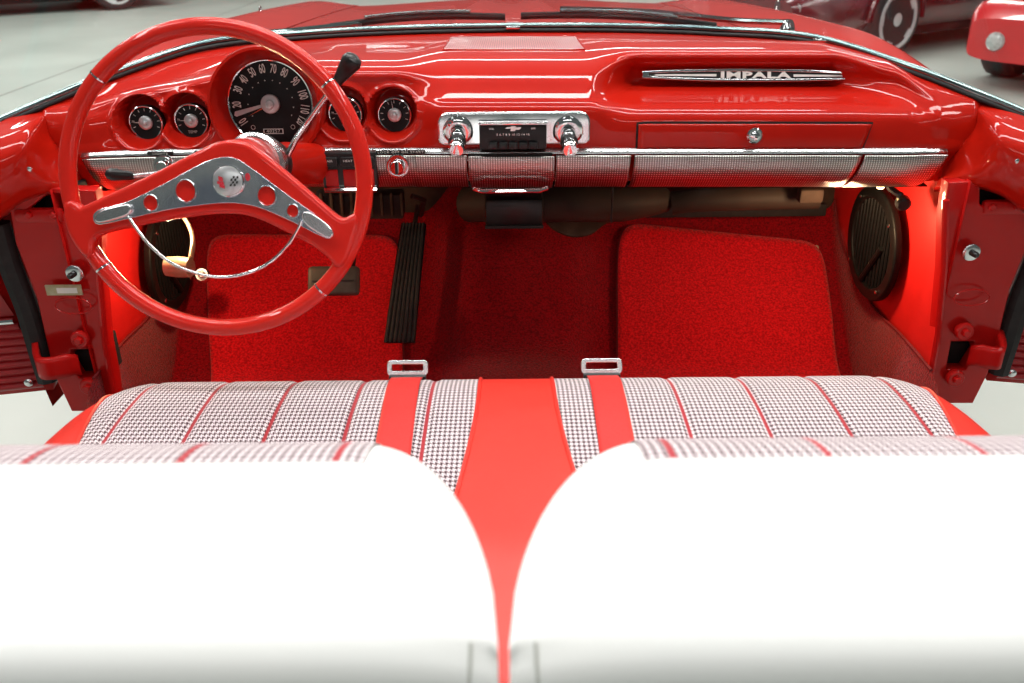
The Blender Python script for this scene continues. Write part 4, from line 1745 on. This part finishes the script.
def cush(X, s, off=0.0):
    """cushion surface: X across, s = 0 (back) .. 1 (front bottom)"""
    q = s * SLEN
    Y, z = cr1(sl_, [p[0] for p in SP], q), cr1(sl_, [p[1] for p in SP], q)
    a = max(0.0, min(1.0, (abs(X) - .525) / .153))
    k = math.sqrt(max(0.0, 1 - a ** 2.6))
    if Y > 1.0:
        Y = 1.0 + (Y - 1.0) * (.0 + 1.0 * k)
    if z > .45:
        z -= .050 * a ** 3.2
    # roll-over pleats are very shallow
    if off:
        e = .004
        q2 = min(SLEN, q + e)
        q1 = max(0, q - e)
        dy = cr1(sl_, [p[0] for p in SP], q2) - cr1(sl_, [p[0] for p in SP], q1)
        dz = cr1(sl_, [p[1] for p in SP], q2) - cr1(sl_, [p[1] for p in SP], q1)
        L_ = math.hypot(dy, dz)
        Y += -dz / L_ * off
        z += dy / L_ * off
    return Vector((X + .006, Y, z))


def xb(s):
    """outer edge of the cloth, a little narrower to the back"""
    return lerp(.562, .618, sstep(.3, .8, s))


def xc(s):
    """half width of the plain red centre, tapering to the front"""
    return lerp(.104, .055, sstep(.1, .66, s))


bench = thing('bench_seat', 'front bench seat with red vinyl and houndstooth cushion and two white backs', 'car seat', (0, .9, .30))


def cpart(name, f0, f1, m, nx, uv=False):
    mb = MB()

    def fn(a, b):
        X = lerp(f0(b), f1(b), a)
        off = 0
        if uv:
            ph = abs((abs(X) - .018) / .107 - round((abs(X) - .018) / .107))
            off = -.0035 * max(0, 1 - ph / .09)
        return cush(X, b, off)
    mb.grid(fn, nx, 110, uvfn=(lambda a, b: (lerp(f0(b), f1(b), a), b * SLEN)) if uv else None)
    return mb.build(name, m, bench, angle=80)


cpart('centre_panel', lambda s: -xc(s), lambda s: xc(s), M['vinyl'], 24)
for sgn in (-1, 1):
    cpart('cloth_panel', (lambda s: -xb(s)) if sgn < 0 else (lambda s: xc(s)), (lambda s: -xc(s)) if sgn < 0 else (lambda s: xb(s)), M['hound'], 150, True)
    cpart('side_bolster', (lambda s: -.678) if sgn < 0 else (lambda s: xb(s)), (lambda s: -xb(s)) if sgn < 0 else (lambda s: .678), M['vinyl'], 24)
    for f in ((lambda s: sgn * xb(s)), (lambda s: sgn * xc(s))):
        pp = MB()
        pp.tube([cush(f(i / 70), i / 70, .001) for i in range(71)], .0028, 8)
        pp.build('piping', M['vinyl'], bench)
    sk = MB()
    sk.grid(lambda a, b: (.006 + sgn * (.678 + .004 * sin(b * PI)), lerp(.46, 1.0, a), lerp(cush(.678, a * .58).z, .31, b)), 12, 6)
    sk.build('side_skirt', M['vinyl'], bench)
bs = MB()
bs.box((0, .83, .298), (1.36, .78, .03), .008)
bs.build('seat_frame', M['void'], bench)
for sgn in (-1, 1):
    for yy in (.56, 1.08):
        lg = MB()
        lg.box((sgn * .50, yy, .268), (.06, .10, .036), .004)
        lg.build('seat_riser', M['void'], bench)

# ---- seat backs
BP = [(.715, .605), (.690, .660), (.650, .750), (.608, .824), (.578, .852), (.542, .8715), (.502, .8815), (.430, .887), (.372, .886), (.350, .881), (.337, .870), (.330, .850), (.328, .74), (.345, .65), (.375, .605)]
bl_ = [0.0]
for i in range(1, len(BP)):
    bl_.append(bl_[-1] + math.dist(BP[i], BP[i - 1]))
BLEN = bl_[-1]
BT = next(k for k in range(200) if cr1(bl_, [p[0] for p in BP], BLEN * k / 200) < .507) / 200.0


def sback(sgn, d, s):
    """d = distance from the inner end (0 .. .672), s round the section from front foot over the top to rear foot"""
    q = s * BLEN
    Y, z = cr1(bl_, [p[0] for p in BP], q), cr1(bl_, [p[1] for p in BP], q)
    W_ = .672
    R = .11
    e = min(d, W_ - d)
    a = max(0.0, (R - e) / R)
    f = math.sqrt(max(0.0, 1 - min(1, a) ** 2.0))
    if Y > .345:
        Y = .345 + (Y - .345) * (.05 + .95 * f)
    z = .605 + (z - .605) * (1 - .05 * (1 - f) ** 1.2)
    ins = 0.0
    return Vector((sgn * (.003 + d) - .006, Y, z))


def build_back(sgn, label):
    dmap = lambda a: .672 * (a - .14 * sin(2 * PI * a) / (2 * PI) * 3.2)
    NXX, NS = 120, 150
    hb = .093
    cover = MB()
    keep_w = lambda a, b: not (b < BT and hb < dmap(a) < .672 - .02)
    cover.grid(lambda a, b: sback(sgn, dmap(a), b), NXX, NS, keep=keep_w)
    # closing ends
    for a in (0, 1):
        n = len(cover.v)
        ring = [sback(sgn, dmap(a), k / NS) for k in range(NS + 1)]
        c_ = Vector((ring[0].x, .345, .74))
        cover.v += ring + [c_]
        cover.f += [(n + k, n + k + 1, n + NS + 1) for k in range(NS)]
    n = len(cover.v)
    t = cover.build('seat_back', M['white'], bench, angle=80)
    t['label'] = label
    cl = MB()

    def cf_(a, b):
        return sback(sgn, lerp(hb, .672 - .02, a), b * BT) + Vector((0, .0008, .0012))
    cl.grid(cf_, 110, 60, uvfn=lambda a, b: (sgn * (.012 + lerp(hb, .652, a)), b * BT * BLEN))
    cl.build('cloth_panel', M['hound'], t, angle=80)
    pp = MB()
    pp.tube([sback(sgn, lerp(hb, .652, i / 60), BT) for i in range(61)], .0022, 8)
    pp.build('top_piping', M['white'], t)
    # boxing seam down the inner rear corner
    sm = MB()
    s0 = next(k for k in range(400) if cr1(bl_, [p[0] for p in BP], BLEN * k / 400) < .352) / 400.0
    sm.tube([sback(sgn, .020 - .006 * math.cos((s0 + i * .016 - s0) * 20), s0 + i * .016) for i in range(14)], .0012, 6)
    sm.build('boxing_seam', M['seam'], t)
    return t


M['seam'] = mat('grey_seam', (0.55, 0.56, 0.52), 0.6, noise=(80, (0.48, 0.49, 0.45), .3, .7))
build_back(-1, 'white vinyl seat back with houndstooth top behind the steering wheel')
build_back(1, 'white vinyl seat back with houndstooth top on the glovebox side')

# ---- seat belts
def belt(label, x0, x1):
    s0, s1 = .17, next(k for k in range(200) if cr1(sl_, [p[0] for p in SP], SLEN * k / 200) > 1.222) / 200.0
    p0 = cush(x1, s1, .004)
    t = thing('seat_belt', label, 'seat belt', p0, 'lap belts lying over the bench cushion')
    b = MB()
    b.grid(lambda a, c: cush(lerp(x0, x1, c) + (a - .5) * .0475, lerp(s0, s1, c), .0042), 8, 60)
    web = b.build('webbing', M['belt'], t, angle=80, solid=.0022)
    bm_ = frame3(p0 + Vector((0, .004, .004)), (1, 0, 0), (0, .42, .90))
    b = MB()
    def rr(w, h, r):
        o_ = []
        for (sx, sy, a0) in ((1, 1, 0), (-1, 1, 90), (-1, -1, 180), (1, -1, 270)):
            for k in range(5):
                q = rad(a0 + 90 * k / 4)
                o_.append((sx * (w - r) + r * cos(q), sy * (h - r) + r * sin(q)))
        return o_
    place(b, curve_mesh([[(x, y + .010) for x, y in rr(.0310, .0110, .006)], [(x, y + .0105) for x, y in rr(.0255, .0062, .003)]], .003, .0012, 3), bm_)
    bo = b.build('buckle', M['satin'], t)
    b = MB()
    b.box(bm_((0, -.008, .002)), (.058, .012, .016), .003)
    b.build('buckle_base', M['black'], bo)
    b = MB()
    b.box(bm_((0, -.012, .008)), (.048, .010, .008), .003)
    b.build('belt_fold', M['belt'], web)
    return t


belt('red lap belt with chrome buckle on the cushion behind the accelerator pedal', -.152, -.170)
belt('red lap belt with chrome buckle on the cushion in line with the passenger mat edge', .124, .134)

# ================================================================ CARS IN THE HALL
def lathe_wheel(parent, c, ax, r, w, spokes=5, rim_mat='alloy'):
    ax = Vector(ax).normalized()
    ty = MB()
    ty.lathe([(r * .66, w * .5), (r * .90, w * .52), (r * .98, w * .42), (r, w * .25), (r, -w * .25), (r * .98, -w * .42), (r * .9, -w * .52), (r * .66, -w * .5)], c, ax, 48)
    wheel = ty.build('wheel', M['rubber'], parent, angle=50)
    rm_ = MB()
    rm_.lathe([(r * .64, w * .30), (r * .68, w * .56), (r * .76, w * .56), (r * .77, w * .46)], c, ax, 48, cap0=False, cap1=False)
    rm_.lathe([(r * .60, w * .34), (r * .60, w * .05), (.0, w * .05)], c, ax, 48, cap0=False, cap1=False)
    rm_.build('wheel_rim', M[rim_mat], wheel, angle=50)
    sp_ = MB()
    h = Vector((0, 0, 1))
    b = ax.cross(h)
    for k in range(spokes):
        t = 2 * PI * k / spokes + .3
        d_ = h * cos(t) + b * sin(t)
        pe = ax.cross(d_)
        o_ = c + ax * (w * .42)
        pts = [o_ + d_ * r * .10 - pe * r * .16, o_ + d_ * r * .10 + pe * r * .16, o_ + d_ * r * .70 + pe * r * .13 + ax * w * .10, o_ + d_ * r * .70 - pe * r * .13 + ax * w * .10]
        q = [p - ax * .03 for p in pts]
        sp_.add(pts + q, [(0, 1, 2, 3), (0, 4, 5, 1), (1, 5, 6, 2), (2, 6, 7, 3), (3, 7, 4, 0)])
    sp_.lathe([(r * .22, w * .36), (r * .22, w * .48), (r * .12, w * .52)], c, ax, 24)
    sp_.build('wheel_spokes', M[rim_mat], wheel, angle=30)
    return wheel


def make_car(name, label, org, heading, L, Wd, prof, greens, paint, wheels, wr=.32, zbot=.19, lamp=None, spokes=5, ey=.38, ez=.62):
    """org = centre of the front end on the ground, heading = unit direction of travel; prof = (distance behind nose, shoulder z, half width)"""
    h = Vector((heading[0], heading[1], 0)).normalized()
    s = Vector((-h.y, h.x, 0))
    o = Vector((org[0], org[1], 0))
    t = thing(name, label, 'car', o)
    LP = lambda x, y, z: o - h * x + s * y + Vector((0, 0, z))
    xs_ = [p[0] for p in prof]
    body = MB()

    def bf(a, b):
        x = lerp(xs_[0], xs_[-1], a)
        zs = cr1(xs_, [p[1] for p in prof], x)
        hw_ = cr1(xs_, [p[2] for p in prof], x)
        # section: bottom right, belly side, shoulder, top, mirrored
        ang = b * 2 * PI
        cy, cz = cos(ang), sin(ang)
        zc_ = (zs + zbot) / 2
        y = hw_ * math.copysign(abs(cy) ** ey, cy)
        z = zc_ + (zs - zbot) / 2 * math.copysign(abs(cz) ** ez, cz)
        return LP(x, y, z)
    body.grid(bf, 60, 48)
    for a in (0, 1):
        n = len(body.v)
        body.v += [bf(a, k / 48) for k in range(48)]
        body.f.append(tuple(n + k for k in range(48)))
    body.build('body', M[paint], t, angle=50)
    gh = MB()
    gx = [g[0] for g in greens]

    def gfn(a, b):
        x = lerp(gx[0], gx[-1], a)
        zr = cr1(gx, [g[1] for g in greens], x)
        zb_ = cr1(xs_, [p[1] for p in prof], x) - .05
        hw_ = cr1(xs_, [p[2] for p in prof], x) * .86
        ang = b * PI
        return LP(x, hw_ * math.copysign(abs(cos(ang)) ** .5, cos(ang)) * (1 - .18 * sin(ang)), zb_ + max(.0, zr - zb_) * abs(sin(ang)) ** .6)
    gh.grid(gfn, 30, 24)
    gh.build('cabin_glass', M['carglass'], t, angle=50)
    rf2 = MB()
    x0, x1 = gx[0] + (gx[-1] - gx[0]) * .35, gx[0] + (gx[-1] - gx[0]) * .72
    rf2.grid(lambda a, b: (lambda p: p + Vector((0, 0, .012)))(gfn(lerp(.35, .72, a), lerp(.22, .78, b))), 10, 12)
    rf2.build('roof_panel', M[paint], t, angle=50)
    for xw in wheels:
        hw_ = cr1(xs_, [p[2] for p in prof], xw)
        for sg in (-1, 1):
            lathe_wheel(t, LP(xw, sg * (hw_ - .085), wr), s * sg, wr, .22, spokes)
            arch = MB()
            cpos = LP(xw, sg * (hw_ + .002), wr)
            n = 30
            pts = [cpos + h * (wr * 1.12 * cos(PI * k / n)) + Vector((0, 0, wr * 1.12 * sin(PI * k / n))) for k in range(n + 1)]
            arch.tube(pts, .03, 8)
            arch.build('wheel_arch', M[paint], t)
    sk = MB()
    sk.box(o - h * (xs_[-1] * .5) + Vector((0, 0, zbot + .02)), (xs_[-1] * .82, Wd * .80, .10), .02, Matrix(((h.x, s.x, 0), (h.y, s.y, 0), (0, 0, 1))))
    sk.build('underbody', M['void'], t)
    if lamp:
        for (lx, ly, lz, lr) in lamp:
            q = MB()
            pos = LP(lx, ly, lz)
            q.lathe([(lr * 1.2, -.05), (lr * 1.25, .0), (lr * 1.1, .012), (lr, .010), (lr * .7, .020), (lr * .2, .026)], pos, h, 28)
            q.build('front_lamp', M['lamp_lens'], t)
    return t, LP


# dark maroon coupe, nose to the left and nearer
hv = Vector((-.84, -.54, 0)).normalized()
sv = Vector((-hv.y, hv.x, 0))
front_wheel = PZ(886, 18, .33)
noseM = front_wheel + hv * .92 - sv * 0 + Vector((sv.x, sv.y, 0)) * (-.80 if sv.y > 0 else .80)
side_out = sv if sv.y < 0 else -sv
noseM = front_wheel + hv * .92 - side_out * .80
make_car('coupe_car', 'dark maroon coupe with polished five-spoke wheels parked beyond the right front wing', (noseM.x, noseM.y), (hv.x, hv.y), 4.5, 1.78,
         [(0, .52, .55), (.12, .62, .74), (.5, .72, .86), (1.2, .84, .90), (2.2, .90, .90), (3.4, .92, .90), (4.2, .88, .84), (4.5, .80, .62)],
         [(1.3, .85), (2.0, 1.28), (2.6, 1.34), (3.3, 1.20), (4.0, .90)], 'maroon', (.92, 3.5), .325, .17, [(.04, -.52, .42, .07), (.04, .52, .42, .07)])
# low red sports car, nose towards the camera
lampP = P(993, 42, 6.75)
hv2 = Vector((-.80, -.60, 0)).normalized()
s2 = Vector((-hv2.y, hv2.x, 0))
cornr = P(968, 40, 6.85)
left_of = s2 if s2.y > 0 else -s2
nose2 = Vector((cornr.x, cornr.y, 0)) - left_of * .86 + hv2 * .12
make_car('sports_car', 'low bright red sports car nose with round lamp at the right edge', (nose2.x, nose2.y), (hv2.x, hv2.y), 4.0, 1.8,
         [(0, .50, .80), (.10, .58, .86), (.5, .66, .90), (1.3, .78, .92), (2.2, .84, .92), (3.3, .86, .92), (3.85, .80, .88), (4.0, .70, .75)],
         [(1.4, .78), (2.1, 1.15), (2.6, 1.18), (3.2, 1.0), (3.7, .82)], 'redcar', (.75, 3.1), .31, .21, [(-.012, .60, .345, .052), (-.012, -.60, .345, .052)], ey=.22, ez=.30)
# dark car at the far left, only its foot shows
ty = PZ(117, 8, .02)
make_car('dark_car', 'dark car standing far off beyond the left wing, only tyre and shadow showing', (ty.x + .28, ty.y + 1.21), (.8, .6), 4.6, 1.8,
         [(0, .55, .60), (.12, .65, .78), (.6, .80, .88), (1.5, .92, .90), (3.4, .95, .90), (4.3, .9, .84), (4.6, .8, .64)],
         [(1.3, .9), (2.0, 1.35), (2.9, 1.42), (3.6, 1.25), (4.2, .92)], 'darkcar', (.95, 3.6), .33, .17)
